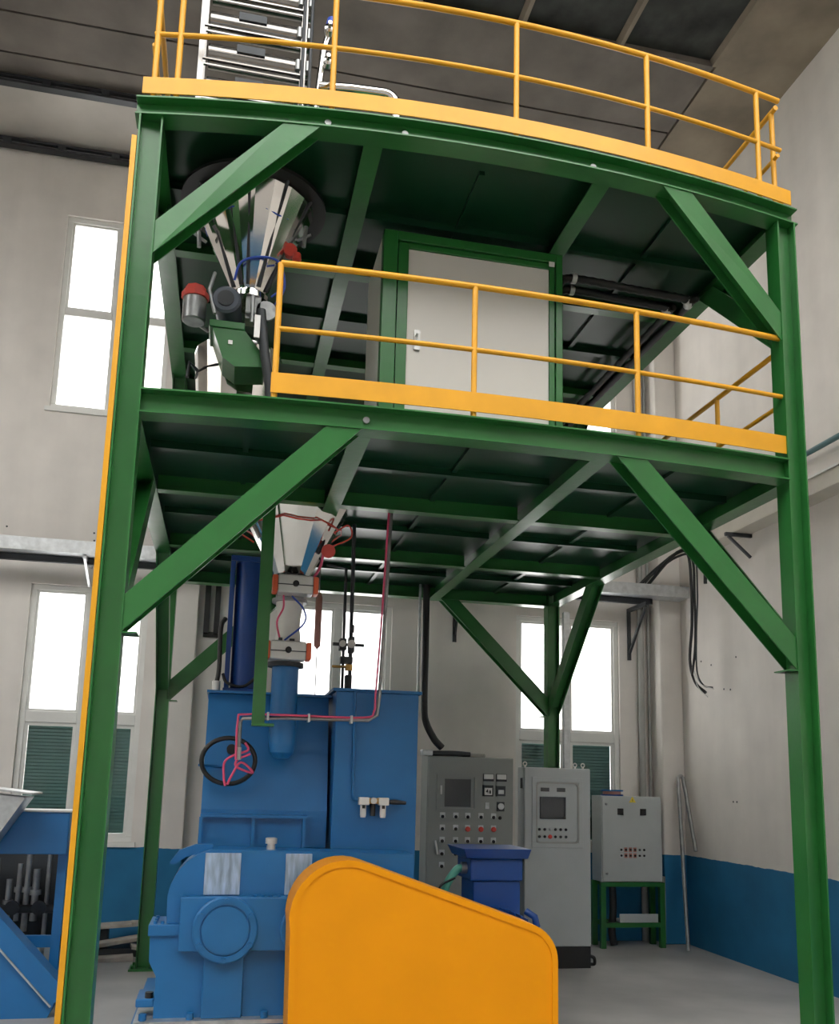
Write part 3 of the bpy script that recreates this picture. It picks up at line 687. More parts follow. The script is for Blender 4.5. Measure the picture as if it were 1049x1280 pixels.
for x in (1.94, 2.105):
    u_ = build(MB().box(x-0.04, x+0.045, 1.90, 1.975, 1.862, 1.925), 'filter_head', 'frame_white', fr, bevel=0.006)
    build(MB().lathe([(0.022, 0), (0.026, 0.02), (0.026, 0.10)], (x, 1.935, 1.762), n=14), 'bowl', 'frame_white', u_)
    build(MB().box(x-0.012, x+0.012, 1.905, 1.912, 1.835, 1.862), 'sight_glass', 'black', u_)
build(MB().cyl((2.02, 1.93, 1.90), (2.02, 1.885, 1.90), 0.026, 16), 'pressure_gauge', 'alu', fr)
build(MB().lathe([(0.022, 0), (0.022, 0.10)], (2.02, 1.935, 1.775), n=12), 'regulator_knob', 'black', fr)
build(MB().box(1.95, 2.10, 1.915, 1.965, 1.875, 1.92), 'manifold_bar', 'brass', fr)
build(MB().tube([(2.14, 1.94, 1.89), (2.20, 1.94, 1.89), (2.30, 1.95, 1.885)], [0.016, 0.022, 0.014], 10), 'outlet_silencer', 'dark', fr)

# pink tool hanging in front of the window
pb = thing('hanging_rod', 'faded pink rod hanging on a wire in front of the middle window', 'rod', (1.65, 3.5, 3.4))
build(MB().lathe([(0.01, 3.37), (0.035, 3.40), (0.035, 3.90), (0.02, 3.95)], (1.655, 3.5, 0), n=10), 'rod', 'pipe_pink', pb)
build(MB().tube([(1.655, 3.5, 3.94), (1.655, 3.5, 4.30)], 0.006, 6), 'wire', 'steel', pb)
build(MB().tube([(1.655, 3.5, 2.80), (1.655, 3.5, 3.38)], 0.006, 6), 'lower_wire', 'steel', pb)

# ================================================================== GEARBOX
gx = thing('gearbox', 'blue cast gearbox with round bearing covers in front of the mixer', 'gearbox', (1.2, 1.7, 0.3))
YG = 1.56
low = [(0.40, 0.33), (2.3, 0.33), (2.3, 0.90), (0.34, 0.90), (0.345, 0.72), (0.40, 0.62)]
build(MB().prism(low, YG, 1.93), 'lower_case', 'blue', gx, bevel=0.012)
upc = [(0.45, 0.985), (2.3, 0.985), (2.3, 1.50), (0.80, 1.52)]+[(0.80+0.36*math.cos(math.radians(a)), 0.985+0.15+0.385*math.sin(math.radians(a))) for a in (100, 115, 130, 145, 160, 172)]+[(0.445, 1.08)]
build(MB().prism(upc, YG+0.02, 1.93), 'upper_case', 'blue', gx, bevel=0.012)
build(MB().box(0.325, 2.3, YG-0.02, 1.95, 0.902, 0.983), 'split_flange', 'blue', gx, bevel=0.006)
build(MB().box(0.545, 1.9, YG-0.075, YG+0.01, 0.80, 1.185), 'bearing_block', 'blue', gx, bevel=0.008)
def cover(cx, cz, r):
    o = build(MB().lathe([(r, 0), (r, 0.03), (r-0.012, 0.04), (r*0.77, 0.04), (r*0.76, 0.028), (r*0.72, 0.028), (r*0.71, 0.045), (0.02, 0.045)], (cx, YG-0.075, cz), (0, -1, 0), 48, smooth=False), 'bearing_cover', 'blue', gx)
    for i in range(6):
        a = math.radians(90+60*i)
        build(MB().lathe([(0.019, 0), (0.019, 0.022)], (cx+r*0.88*math.cos(a), YG-0.115, cz+r*0.88*math.sin(a)), (0, -1, 0), 6, smooth=False), 'bolt', 'blue', o)
cover(0.875, 0.955, 0.238); cover(1.475, 0.955, 0.20)
for x0, x1 in ((0.735, 1.025), (1.33, 1.50)):
    build(MB().box(x0, x1, YG-0.05, YG+0.01, 0.33, 0.80), 'support_rib', 'blue', gx, bevel=0.008)
for x0, x1 in ((0.70, 0.965), (1.30, 1.50)):
    build(MB().box(x0, x1, YG+0.002, YG+0.022, 1.19, 1.495), 'bare_plate', 'bare', gx, bevel=0.004)
build(MB().prism([(0.43, 1.40), (0.47, 1.39), (0.55, 1.45), (0.75, 1.50), (0.75, 1.545), (0.62, 1.545), (0.50, 1.50)], 1.74, 1.79), 'lifting_hook', 'blue', gx, bevel=0.006)
build(MB().lathe([(0.035, 1.51), (0.035, 1.545), (0.028, 1.545), (0.028, 1.56), (0.045, 1.56), (0.045, 1.60), (0.035, 1.605)], (1.19, 1.70, 0), n=18), 'breather_cap', 'alu', gx)
b0 = build(MB().lathe([(0.014, 0.983), (0.014, 1.003)], (0.37, YG+0.03, 0), n=6), 'bolt', 'blue', gx)
for dx, dy in ((0.05, 0.0), (0.0, 0.12), (0.0, 0.26), (0.10, 0.0)): copy_part(b0, gx, (dx, dy, 0))
for i in range(8):
    build(MB().lathe([(0.012, 1.185), (0.012, 1.198)], (1.08+0.06*i, YG-0.04, 0), n=6), 'bolt', 'blue', gx)
build(MB().box(0.27, 0.40, YG+0.02, 1.90, 0.40, 0.46), 'drain_flange', 'blue', gx, bevel=0.01)
build(MB().cyl((0.36, 1.62, 0.46), (0.36, 1.62, 0.50), 0.03, 10), 'drain_plug', 'black', gx)
build(MB().box(0.27, 2.35, YG-0.10, 1.97, 0.30, 0.33), 'foot_plate', 'galv', gx)
f0 = build(MB().lathe([(0.028, 0.33), (0.028, 0.375)], (0.33, YG-0.05, 0), n=6), 'foundation_bolt', 'blue', gx)
for dx in (0.33, 0.86, 1.15): copy_part(f0, gx, (dx, 0, 0))
tag(build(MB().box(0.25, 3.28, 1.46, 3.05, 0, 0.30), 'machine_base', 'blue'), 'low blue steel base under the gearbox and mixer', 'base')

# ================================================================== BELT GUARD
gd = thing('belt_guard', 'large orange-yellow sheet metal belt guard in front of the gearbox', 'guard', (2.3, 1.2, 0))
def rounded():
    pts = [(1.33, 0.0), (1.31, 1.02)]
    pts += arc((1.70, 1.10), 0.40, 180, 70, 12)
    pts += arc((3.00, 0.79), 0.275, 66, 0, 8)
    pts += [(3.275, 0.0)]
    return pts
og = rounded()
cx0 = sum(p[0] for p in og)/len(og)
def inset(poly, d):
    out = []; n = len(poly)
    for i in range(n):
        a = Vector(poly[i-1]); b = Vector(poly[i]); c = Vector(poly[(i+1) % n])
        n1 = (b-a).normalized(); n2 = (c-b).normalized()
        m1 = Vector((n1.y, -n1.x)); m2 = Vector((n2.y, -n2.x)); m = (m1+m2)
        m = m.normalized() if m.length > 1e-6 else m1
        k = d/max(0.5, m.dot(m1)); q = b+m*k
        out.append((q.x, max(0.0, q.y)))
    return out
ig = inset(og, 0.045)
build(MB().ring_prism(list(reversed(og)), list(reversed(ig)), 1.0, 1.02), 'rim', 'orange_yellow', gd, bevel=0.004)
build(MB().prism(list(reversed(ig)), 1.010, 1.03), 'front_plate', 'orange_yellow', gd)
inn = inset(og, 0.006)
build(MB().ring_prism(list(reversed(og)), list(reversed(inn)), 1.02, 1.40), 'side_wrap', 'orange_yellow', gd)

# motor behind the guard
mo = thing('drive_motor', 'blue electric motor with a square terminal box behind the belt guard', 'motor', (3.05, 1.9, 0.3))
build(MB().lathe([(0.20, 0), (0.33, 0.02), (0.33, 0.85), (0.28, 0.9), (0.28, 1.05)], (3.05, 1.52, 0.70), (0, 1, 0), 36), 'body', 'blue_deep', mo)
fin = build(MB().box(3.045, 3.055, 1.6, 2.3, 1.02, 1.06), 'cooling_fin', 'blue_deep', mo)
for k in range(-4, 5):
    if k: copy_part(fin, mo, (0.05*k, 0, -0.006*k*k*0.6))
build(MB().box(2.75, 3.35, 1.6, 2.4, 0.30, 0.42), 'foot', 'blue_deep', mo)
tb = build(MB().box(2.875, 3.285, 1.88, 2.26, 0.98, 1.265), 'terminal_box_neck', 'blue_deep', mo, bevel=0.012)
build(MB().box(2.845, 3.30, 1.86, 2.29, 1.265, 1.45), 'terminal_box', 'blue_deep', mo, bevel=0.015)
lid = MB().add([(2.80, 1.83, 1.45), (3.335, 1.83, 1.45), (3.335, 2.32, 1.45), (2.80, 2.32, 1.45), (2.765, 1.80, 1.53), (3.355, 1.80, 1.53), (3.355, 2.35, 1.53), (2.765, 2.35, 1.53)], [(0,3,2,1),(4,5,6,7),(0,1,5,4),(1,2,6,5),(2,3,7,6),(3,0,4,7)])
build(lid, 'terminal_box_lid', 'blue_deep', mo, bevel=0.006)
build(MB().cyl((2.80, 2.0, 1.36), (2.85, 2.0, 1.36), 0.05, 14), 'cable_gland', 'steel', mo)
build(MB().tube(smooth_path([(2.82, 2.0, 1.36), (2.76, 2.0, 1.34), (2.68, 2.0, 1.22), (2.64, 2.0, 1.05), (2.62, 2.0, 0.85)]), 0.035, 10), 'cable_conduit', 'greenhose', mo)
build(MB().tube(smooth_path([(2.74, 1.96, 1.28), (2.62, 1.96, 1.22), (2.58, 1.96, 1.1)]), 0.009, 6), 'earth_wire', 'black', mo)
build(MB().tube([(3.34, 1.9, 1.02), (3.40, 1.85, 0.98), (3.42, 1.85, 0.9)], 0.03, 10), 'eye_bolt', 'blue_deep', mo)

# ================================================================== CABINETS
gc = thing('control_cabinet', 'large mid-grey control cabinet with screen and rows of push buttons', 'cabinet', (3.55, 4.6, 0))
YC = 4.48
build(MB().box(3.07, 4.09, YC+0.02, 4.83, 0, 2.36), 'body', 'cab_grey', gc, bevel=0.008)
dg = build(MB().box(3.08, 4.08, YC, YC+0.02, 0.12, 2.35), 'door', 'cab_grey', gc, bevel=0.004)
wb = build(MB().rectring(3.175, 3.64, 1.755, 2.155, 0.025, YC-0.018, YC), 'window_bezel', 'cab_grey', gc)
build(MB().box(3.27, 3.575, YC-0.008, YC, 1.795, 2.105), 'screen', 'screen', gc)
build(MB().box(3.215, 3.235, YC-0.02, YC, 1.93, 2.03), 'bezel_latch', 'frame_white', wb)
def facebtn(parent, x, z, y, r, m_, nm='push_button'):
    return build(MB().lathe([(r, 0), (r, 0.012), (r*0.7, 0.018)], (x, y, z), (0, -1, 0), 12), nm, m_, parent)
for x in (3.72, 3.875):
    mtr = build(MB().box(x, x+0.125, YC-0.015, YC, 2.09, 2.175), 'panel_meter', 'black', gc)
    build(MB().box(x+0.006, x+0.119, YC-0.018, YC-0.015, 2.115, 2.170), 'meter_face', 'frame_white', mtr)
mtr = build(MB().box(3.715, 3.84, YC-0.015, YC, 1.92, 2.045), 'panel_meter', 'black', gc)
build(MB().box(3.735, 3.825, YC-0.018, YC-0.015, 1.935, 2.015), 'meter_face', 'frame_white', mtr)
build(MB().prism([(3.755, 1.965), (3.775, 1.965), (3.775, 2.0), (3.77, 2.0), (3.75, 1.975)], YC-0.021, YC-0.018).box(3.772, 3.778, YC-0.021, YC-0.018, 1.95, 1.985).prism([(3.79, 1.95), (3.81, 1.95), (3.81, 1.98), (3.80, 1.995), (3.79, 1.98)], YC-0.021, YC-0.018), 'meter_mark', 'black', mtr)
mtr = build(MB().box(3.875, 3.985, YC-0.015, YC, 1.925, 2.04), 'panel_meter', 'dark', gc)
build(MB().box(3.90, 3.965, YC-0.02, YC-0.015, 1.95, 1.995), 'meter_face', 'galv', mtr)
sw = build(MB().box(3.885, 3.975, YC-0.012, YC, 1.755, 1.86), 'switch_plate', 'dark', gc)
build(MB().lathe([(0.036, 0), (0.036, 0.02)], (3.93, YC-0.012, 1.81), (0, -1, 0), 16), 'switch_knob', 'galv', sw)
build(MB().box(3.75, 3.795, YC-0.006, YC, 1.78, 1.85), 'key_switch', 'galv', gc)
xs5 = [3.25, 3.405, 3.545, 3.70, 3.85]
for r_, z in enumerate((1.685, 1.55, 1.415, 1.275, 1.14)):
    for ci, x in enumerate(xs5):
        if r_ >= 4 and ci > 0: continue
        if r_ == 3 and ci > 1: continue
        build(MB().box(x-0.03, x+0.03, YC-0.004, YC, z-0.01, z+0.045), 'legend_plate', 'galv', gc)
        rd = r_ == 1 and ci >= 2
        facebtn(gc, x, z, YC-0.004, 0.03 if rd else 0.019, 'red' if rd else 'black')
facebtn(gc, 3.925, 1.68, YC, 0.02, 'black')
build(MB().tube([(3.165, YC-0.02, 1.42), (3.18, YC-0.03, 1.34), (3.195, YC-0.02, 1.27)], 0.012, 8), 'door_handle', 'alu', gc)
tag(build(MB().tube(smooth_path([(3.10, 4.60, 2.39), (3.4, 4.62, 2.40), (3.60, 4.62, 2.39)]), 0.030, 8), 'cable_bundle', 'dark'), 'dark cable bundle lying on top of the mid-grey cabinet', 'cable')
tag(build(MB().box(3.35, 3.80, 4.66, 4.80, 2.362, 2.41), 'flat_box', 'conduit', bevel=0.01), 'flat grey box lying on top of the mid-grey cabinet', 'box')
tag(build(MB().box(3.02, 3.14, 4.55, 4.70, 2.362, 2.43), 'junction_box', 'galv', bevel=0.008), 'small silver junction box at the corner of the mid-grey cabinet top', 'box')
tag(build(MB().tube(smooth_path([(3.03, 4.60, Z2B+0.10), (3.035, 4.60, 3.5), (3.035, 4.60, 2.95), (3.06, 4.60, 2.75), (3.16, 4.60, 2.56), (3.26, 4.62, 2.46)], 8), 0.042, 12), 'cable_duct_hose', 'black'), 'thick black hose dropping from the deck to the mid-grey cabinet', 'hose')
tag(build(MB().tube([(2.955, 4.60, Z2B+0.1), (2.955, 4.60, 2.5)], 0.016, 8), 'riser_pipe', 'galv'), 'thin steel riser pipe beside the thick black hose', 'pipe')

wc = thing('control_cabinet', 'tall light grey cabinet on a black plinth with a recessed operator panel', 'cabinet', (4.68, 4.7, 0))
YW = 4.60
build(MB().box(4.262, 5.085, YW+0.018, 4.845, 0.235, 2.268), 'body', 'cab_light', wc, bevel=0.006)
build(MB().box(4.268, 5.08, YW, YW+0.018, 0.245, 2.26), 'door', 'cab_light', wc, bevel=0.003)
build(MB().box(4.27, 5.075, YW+0.005, 4.84, 0, 0.235), 'plinth', 'black', wc)
wd = build(MB().rectring(4.35, 4.985, 1.345, 2.155, 0.055, YW-0.014, YW), 'panel_door', 'cab_light', wc, bevel=0.004)
def rrect(x0, x1, z0, z1, r, n=5):
    return arc((x1-r, z1-r), r, 0, 90, n)+arc((x0+r, z1-r), r, 90, 180, n)+arc((x0+r, z0+r), r, 180, 270, n)+arc((x1-r, z0+r), r, 270, 360, n)
build(MB().ring_prism(list(reversed(rrect(4.40, 4.935, 1.395, 2.10, 0.05))), list(reversed(rrect(4.418, 4.917, 1.413, 2.082, 0.04))), YW-0.018, YW-0.001), 'panel_bezel', 'conduit', wd)
for x in (4.46, 4.66): build(MB().box(x+0.0, x+0.105, YW-0.008, YW, 1.99, 2.035), 'indicator', 'screen', wc)
sc = build(MB().rectring(4.45, 4.77, 1.675, 1.93, 0.022, YW-0.012, YW), 'screen_bezel', 'dark', wc)
build(MB().box(4.472, 4.748, YW-0.006, YW, 1.697, 1.908), 'screen', 'screen', sc)
for j, z in enumerate((1.555, 1.472)):
    for i in range(6):
        x = 4.445+0.0655*i
        red = (j == 1 and i == 2)
        facebtn(wc, x, z, YW, 0.024 if red else 0.016, 'red' if red else ('black' if i != 2 else 'galv'))
for x in (4.93, 5.03, 4.30):
    build(MB().lathe([(0.012, 0), (0.012, 0.02)], (x, YW+0.10, 2.268), n=8).tube([(x+0.022*math.cos(math.radians(a)), YW+0.10, 2.308+0.022*math.sin(math.radians(a))) for a in range(0, 360, 30)], 0.007, 6, close=True), 'lifting_eye', 'frame_white', wc)
build(MB().box(4.255, 4.262, YW+0.08, YW+0.14, 2.02, 2.14), 'side_vent', 'dark', wc)
tag(build(MB().tube(smooth_path([(5.10, 4.68, 0.12), (5.14, 4.66, 0.10), (5.16, 4.70, 0.03), (5.12, 4.72, 0.02)]), 0.02, 8), 'loose_cable', 'black'), 'short black cable lying at the foot of the light grey cabinet', 'cable')

sm = thing('wall_cabinet', 'small light grey electrical cabinet with warning triangle on a green stand', 'cabinet', (6.18, 5.95, 0.83))
YS = 5.75
build(MB().box(5.735, 6.60, YS+0.02, 6.08, 0.835, 1.945), 'body', 'cab_light', sm, bevel=0.006)
build(MB().box(5.745, 6.59, YS, YS+0.02, 0.845, 1.935), 'door', 'cab_light', sm, bevel=0.004)
for x in (6.0, 6.325): build(MB().box(x-0.042, x+0.042, YS-0.008, YS, 1.70, 1.785), 'digital_meter', 'black', sm)
wt = build(MB().prism([(6.125, 1.865), (6.225, 1.865), (6.175, 1.945)], YS-0.004, YS), 'warning_triangle', 'warn', sm)
build(MB().prism([(6.165, 1.874), (6.185, 1.889), (6.175, 1.894), (6.182, 1.92), (6.165, 1.894), (6.176, 1.889)], YS-0.006, YS-0.004), 'warning_mark', 'black', wt)
for j, z in enumerate((1.25, 1.175)):
    for i in range(6):
        x = 6.005+0.065*i
        if i < 4: build(MB().box(x-0.022, x+0.022, YS-0.003, YS, z-0.03, z+0.03), 'legend_plate', 'pipe_pink' if i else 'galv', sm)
        facebtn(sm, x, z, YS-0.003, 0.014, 'black')
for z in (1.84, 0.945): facebtn(sm, 5.80, z, YS, 0.018, 'steel', 'door_lock')
stn = thing('cabinet_stand', 'green angle-iron stand carrying the small light grey cabinet', 'stand', (6.18, 5.95, 0))
for x in (5.75, 6.585):
    for y in (5.78, 6.05): build(MB().box(x-0.035, x+0.035, y-0.03, y+0.03, 0, 0.83), 'leg', 'green', stn)
for y in (5.78, 6.05):
    build(MB().box(5.785, 6.55, y-0.03, y+0.03, 0.775, 0.833), 'top_rail', 'green', stn)
    build(MB().box(5.785, 6.55, y-0.025, y+0.025, 0.26, 0.32), 'lower_rail', 'green', stn)
tag(build(MB().box(5.98, 6.52, 5.77, 6.07, 0.322, 0.335).box(5.98, 6.52, 5.76, 5.772, 0.322, 0.43), 'shelf_tray', 'cab_light'), 'shallow grey tray resting on the lower rails of the green stand', 'tray')
tag(build(MB().tube(smooth_path([(5.94, 5.9, 0.83), (5.95, 5.9, 0.5), (5.93, 5.9, 0.2), (5.95, 5.88, 0.02)]), 0.05, 8), 'drop_cable', 'black'), 'black cable bundle dropping below the small light grey cabinet', 'cable')
tag(build(MB().tube([(6.655, 5.85, 0.05), (6.66, 5.85, 0.9)], 0.02, 8), 'conduit_pipe', 'conduit'), 'thin grey conduit beside the green stand', 'pipe')
sp = thing('tape_spool', 'flat blue spool lying on top of the small light grey cabinet', 'spool', (5.97, 5.93, 1.945))
build(MB().lathe([(0.15, 0), (0.15, 0.02)], (5.96, 5.92, 1.946), n=24), 'lower_disc', 'blue_deep', sp)
build(MB().lathe([(0.12, 0), (0.12, 0.04)], (5.96, 5.92, 1.966), n=24), 'winding', 'pipe_pink', sp)
build(MB().lathe([(0.15, 0), (0.15, 0.02)], (5.96, 5.92, 2.006), n=24), 'upper_disc', 'blue', sp)

# ================================================================== TOP DECK RACK
rk = thing('stainless_rack', 'stainless pipe rack with stacked tubes standing on the top deck', 'rack', (0.7, 0.5, Z3T))
X0, X1, RY = 0.33, 1.06, 0.34
for x in (X0, X1):
    for y in (RY, RY+0.34): build(MB().box(x-0.014, x+0.014, y-0.014, y+0.014, Z3T, 8.0), 'rack_post', 'tube_steel', rk)
for k_ in range(5):
    zb = 6.58+0.27*k_
    build(MB().rectring(X0+0.015, X1-0.015, zb-0.02, zb+0.215, 0.011, RY-0.016, RY+0.0), 'rack_frame', 'tube_steel', rk)
    build(MB().tube([(X0+0.05, RY+0.10, zb+0.10), (X1+0.06, RY+0.10, zb+0.10)], 0.082, 20), 'filter_tube', 'tube_steel', rk)
    build(MB().box(X0+0.25, X0+0.45, RY+0.005, RY+0.02, zb+0.10, zb+0.16), 'tube_label', 'dark', rk)
    for x in (X1-0.04, X1+0.03):
        build(MB().cyl((x, RY-0.01, zb+0.02), (x, RY-0.01, zb+0.10), 0.02, 10), 'tube_clamp', 'steel', rk)
    if k_ < 4:
        build(MB().lathe([(0.035, 0), (0.035, 0.05), (0.015, 0.06), (0.015, 0.10)], (X1+0.17, RY-0.02, zb+0.10), (0, -1, 0), 12), 'sample_valve', 'stainless', rk)
for x in (X1-0.01, X1+0.045): build(MB().tube([(x, RY-0.03, Z3T), (x, RY-0.03, 7.9)], 0.012, 8), 'riser', 'dark', rk)
build(MB().tube([(X1+0.09, RY, 6.60), (X1+0.14, RY, 7.35), (X1+0.19, RY, 7.58)], 0.026, 12), 'header_pipe', 'stainless', rk)
build(MB().lathe([(0.04, 0), (0.04, 0.06)], (X1+0.185, RY, 7.56), (0.2, 0, 1), 12), 'header_cap', 'bluehose', rk)
dp = thing('discharge_pipe', 'polished stainless pipe bending down through the edge of the top deck', 'pipe', (1.5, 0.2, Z3T))
pth = [(1.17, 0.20, 6.925), (1.40, 0.19, 6.945), (1.64, 0.18, 6.95)]+[(1.64+0.09*math.sin(math.radians(a)), 0.18, 6.86+0.09*math.cos(math.radians(a))) for a in (20, 40, 60, 80, 90)]+[(1.73, 0.18, Z3T)]
build(MB().tube(pth, 0.038, 14), 'pipe', 'stainless', dp)
build(MB().tube([(1.66, -0.05, Z3T), (1.66, -0.05, 6.56)], 0.014, 8).tube([(1.76, -0.05, Z3T), (1.76, -0.05, 6.56)], 0.014, 8), 'stub', 'alu', dp)

# ================================================================== TRAYS, PIPES AND BRACKETS
tr = thing('cable_tray', 'galvanised cable tray running along the back wall above the lower windows', 'cable tray', (0, 6.15, 4.78))
build(MB().box(XL, 7.05, 5.68, 5.96, 4.70, 4.712).box(XL, 7.05, 5.68, 5.69, 4.712, 4.86).box(XL, 7.05, 5.95, 5.96, 4.712, 4.80), 'tray', 'galv', tr)
build(MB().box(XL, 6.60, 5.90, 5.96, 4.62, 4.698), 'support_rail', 'dark', tr)
br = build(MB().box(-1.04, -1.0, 5.72, 6.29, 4.655, 4.70).obox((-1.02, 5.76, 4.66), (-1.02, 6.28, 4.42), (1, 0, 0), 0.03, 0.02), 'support_arm', 'galv', tr)
for k in range(1, 3): copy_part(br, tr, (-1.7*k, 0, 0))
def tri_bracket(label, x, y0, zt, drop):
    t = thing('wall_bracket', label, 'bracket', (x, YB, zt-drop), 'triangular steel wall brackets')
    build(MB().box(x-0.025, x+0.025, YB-0.03, YB-0.002, zt-drop, zt), 'upright', 'dark', t)
    build(MB().box(x-0.025, x+0.025, y0, YB-0.03, zt-0.05, zt), 'arm', 'dark', t)
    build(MB().obox((x, YB-0.03, zt-drop+0.1), (x, y0+0.05, zt-0.05), (1, 0, 0), 0.035, 0.03), 'strut', 'dark', t)
tri_bracket('triangular steel bracket under the tray between the right window and the corner', 6.42, 5.70, 4.615, 0.75)
tri_bracket('triangular steel bracket on the wall left of the right window', 3.82, 5.95, 4.70, 0.72)
bb = thing('bar_bracket', 'pair of black vertical bars fixed to the wall left of the ram cylinder', 'bracket', (0.53, 6.27, 3.85))
for x in (0.47, 0.60): build(MB().box(x-0.035, x+0.035, 6.22, 6.297, 3.90, 4.75), 'bar', 'black', bb)
build(MB().box(0.435, 0.635, 6.27, 6.297, 3.85, 3.92), 'foot_bar', 'black', bb)
tk = thing('cable_trunking', 'cream cable trunking running along the right wall', 'trunking', (6.95, 0, 5.2))
build(MB().box(6.82, XR-0.002, YF, 5.2, 5.22, 5.40), 'duct', 'trunk', tk, bevel=0.006)
build(MB().box(6.80, XR-0.002, YF, 5.2, 5.40, 5.425), 'cover_lip', 'frame_white', tk)
for y in (4.2,):
    t = thing('wall_bracket', 'dark angle bracket under the cream trunking beside the front right column', 'bracket', (6.95, y, 5.0))
    build(MB().box(6.72, XR, y-0.02, y+0.02, 5.175, 5.218), 'arm', 'dark', t)
    build(MB().obox((6.76, y, 5.175), (7.06, y, 4.92), (0, 1, 0), 0.03, 0.03), 'strut', 'dark', t)
tag(build(MB().tube([(6.98, YF, 5.80), (6.98, 5.6, 5.80)], 0.032, 12), 'wall_pipe', 'teal'), 'dark teal pipe running along the right wall above the cream trunking', 'pipe')
for x, r_, lb in ((6.57, 0.045, 'thick grey drain pipe standing beside the corner pilaster'), (6.69, 0.022, 'thin grey conduit standing beside the corner pilaster')):
    tag(build(MB().tube([(x, 6.23, 0.0), (x, 6.23, 9.9)], r_, 12), 'drain_pipe' if r_ > 0.03 else 'conduit_pipe', 'conduit'), lb, 'pipe')
tag(build(MB().box(4.955, 5.035, 5.10, 5.16, 0, 4.26), 'cable_channel', 'galv'), 'galvanised vertical cable channel beside the rear right column', 'channel')
# hanging cables near the corner
hc = [
 ([(6.30, 5.85, 4.80), (6.55, 5.70, 5.08), (6.74, 5.45, 5.26), (6.80, 5.25, 5.20), (6.80, 5.18, 4.7), (6.79, 5.18, 4.2), (6.76, 5.20, 3.75), (6.80, 5.15, 3.45), (6.86, 5.0, 3.30)], 0.020, 'black', 'thickest black cable looping off the tray end and hanging by the corner'),
 ([(6.25, 5.80, 4.76), (6.50, 5.70, 5.0), (6.72, 5.42, 5.20), (6.84, 5.22, 5.15), (6.83, 5.16, 4.6), (6.82, 5.15, 4.0), (6.76, 5.12, 3.65), (6.74, 5.12, 3.55)], 0.017, 'black', 'short black cable hanging by the corner, ending above the others'),
 ([(6.36, 5.80, 4.80), (6.66, 5.5, 5.22), (6.80, 5.12, 5.22), (6.84, 5.10, 4.7), (6.82, 5.12, 4.1), (6.80, 5.10, 3.6), (6.84, 5.02, 3.40), (6.90, 4.90, 3.36)], 0.011, 'dark', 'thin dark cable hanging by the corner with its end curled outward'),
 ([(6.42, 5.80, 4.80), (6.70, 5.35, 5.25), (6.88, 5.05, 5.18), (6.90, 5.0, 4.95), (6.90, 5.0, 4.75)], 0.024, 'black', 'stubby black cable end hanging highest by the corner')]
hc += [([(6.78, 5.16, 3.62), (6.82, 5.05, 3.42), (6.90, 4.88, 3.34)], 0.006, 'alu', 'bare pale wire end sticking out longest below the hanging cables'),
       ([(6.77, 5.15, 3.60), (6.80, 5.08, 3.38), (6.86, 4.96, 3.24)], 0.006, 'alu', 'bare pale wire end drooping lowest below the hanging cables')]
for p_, r_, m_, lb in hc:
    tag(build(MB().tube(smooth_path(p_, 6), r_, 8), 'hanging_cable', m_), lb, 'cable', 'cables hanging from the tray end')
# leaning tube
pl = [(6.735, 5.38, 0.03), (6.82, 5.62, 1.1), (6.90, 5.84, 2.12), (6.91, 5.86, 2.20), (6.935, 5.86, 2.235), (6.965, 5.85, 2.22), (6.975, 5.82, 2.12), (7.01, 5.62, 1.25)]
tag(build(MB().tube(smooth_path(pl, 5), 0.026, 12), 'bent_tube', 'steel'), 'bent shiny steel tube leaning in the right corner', 'tube')

# ================================================================== LEFT SIDE MACHINE
lm = thing('mixing_line', 'blue machine frame with inclined chute at the left edge', 'machine', (-0.95, 3.4, 0))
build(MB().box(-2.4, -0.545, 3.25, 3.6, 1.33, 1.705), 'cross_beam', 'blue', lm, bevel=0.01)
build(MB().box(-2.4, -0.53, 3.23, 3.62, 1.705, 1.72), 'beam_cap', 'galv', lm)
build(MB().obox((-1.43, 3.06, 1.175), (-0.46, 3.06, 0.16), (0, 1, 0), 0.22, 0.16), 'chute_channel', 'blue', lm)
build(MB().obox((-1.40, 2.94, 1.03), (-0.52, 2.94, 0.10), (0, 1, 0), 0.02, 0.014), 'chute_lip', 'galv', lm)
build(MB().prism([(-1.5, 0.0), (-0.55, 0.0), (-0.50, 0.10), (-1.5, 1.13)], 2.99, 3.10), 'side_plate', 'blue', lm)
for x in (-0.60, -2.2): build(MB().box(x-0.04, x+0.04, 3.4, 3.5, 0, 1.33), 'leg', 'blue', lm)
build(MB().box(-2.2, -0.56, 3.42, 3.48, 0.50, 0.60), 'tie_bar', 'blue', lm)
build(MB().box(-2.2, -0.56, 3.42, 3.48, 0.20, 0.30), 'tie_bar', 'blue', lm)
gh2 = thing('sheet_hopper', 'grey sheet-metal hopper above the blue machine at the left edge', 'hopper', (-1.3, 3.1, 1.4))
build(MB().add([(-1.9, 2.9, 1.30), (-1.12, 2.9, 1.42), (-1.12, 3.2, 1.42), (-1.9, 3.2, 1.30), (-1.9, 2.85, 1.93), (-0.86, 2.85, 1.84), (-0.86, 3.22, 1.84), (-1.9, 3.22, 1.93)], [(0,3,2,1),(4,5,6,7),(0,1,5,4),(1,2,6,5),(2,3,7,6),(3,0,4,7)]), 'bin', 'galv', gh2)
build(MB().add([(-1.95, 2.78, 1.97), (-0.80, 2.80, 1.865), (-0.80, 3.26, 1.865), (-1.95, 3.26, 1.97), (-1.95, 2.78, 2.0), (-0.80, 2.80, 1.88), (-0.80, 3.26, 1.88), (-1.95, 3.26, 2.0)], [(0,3,2,1),(4,5,6,7),(0,1,5,4),(1,2,6,5),(2,3,7,6),(3,0,4,7)]), 'rim', 'galv', gh2)
mp = thing('pipe_manifold', 'dark cluster of upright pipes and valves behind the blue machine', 'pipes', (-1.0, 4.2, 0))
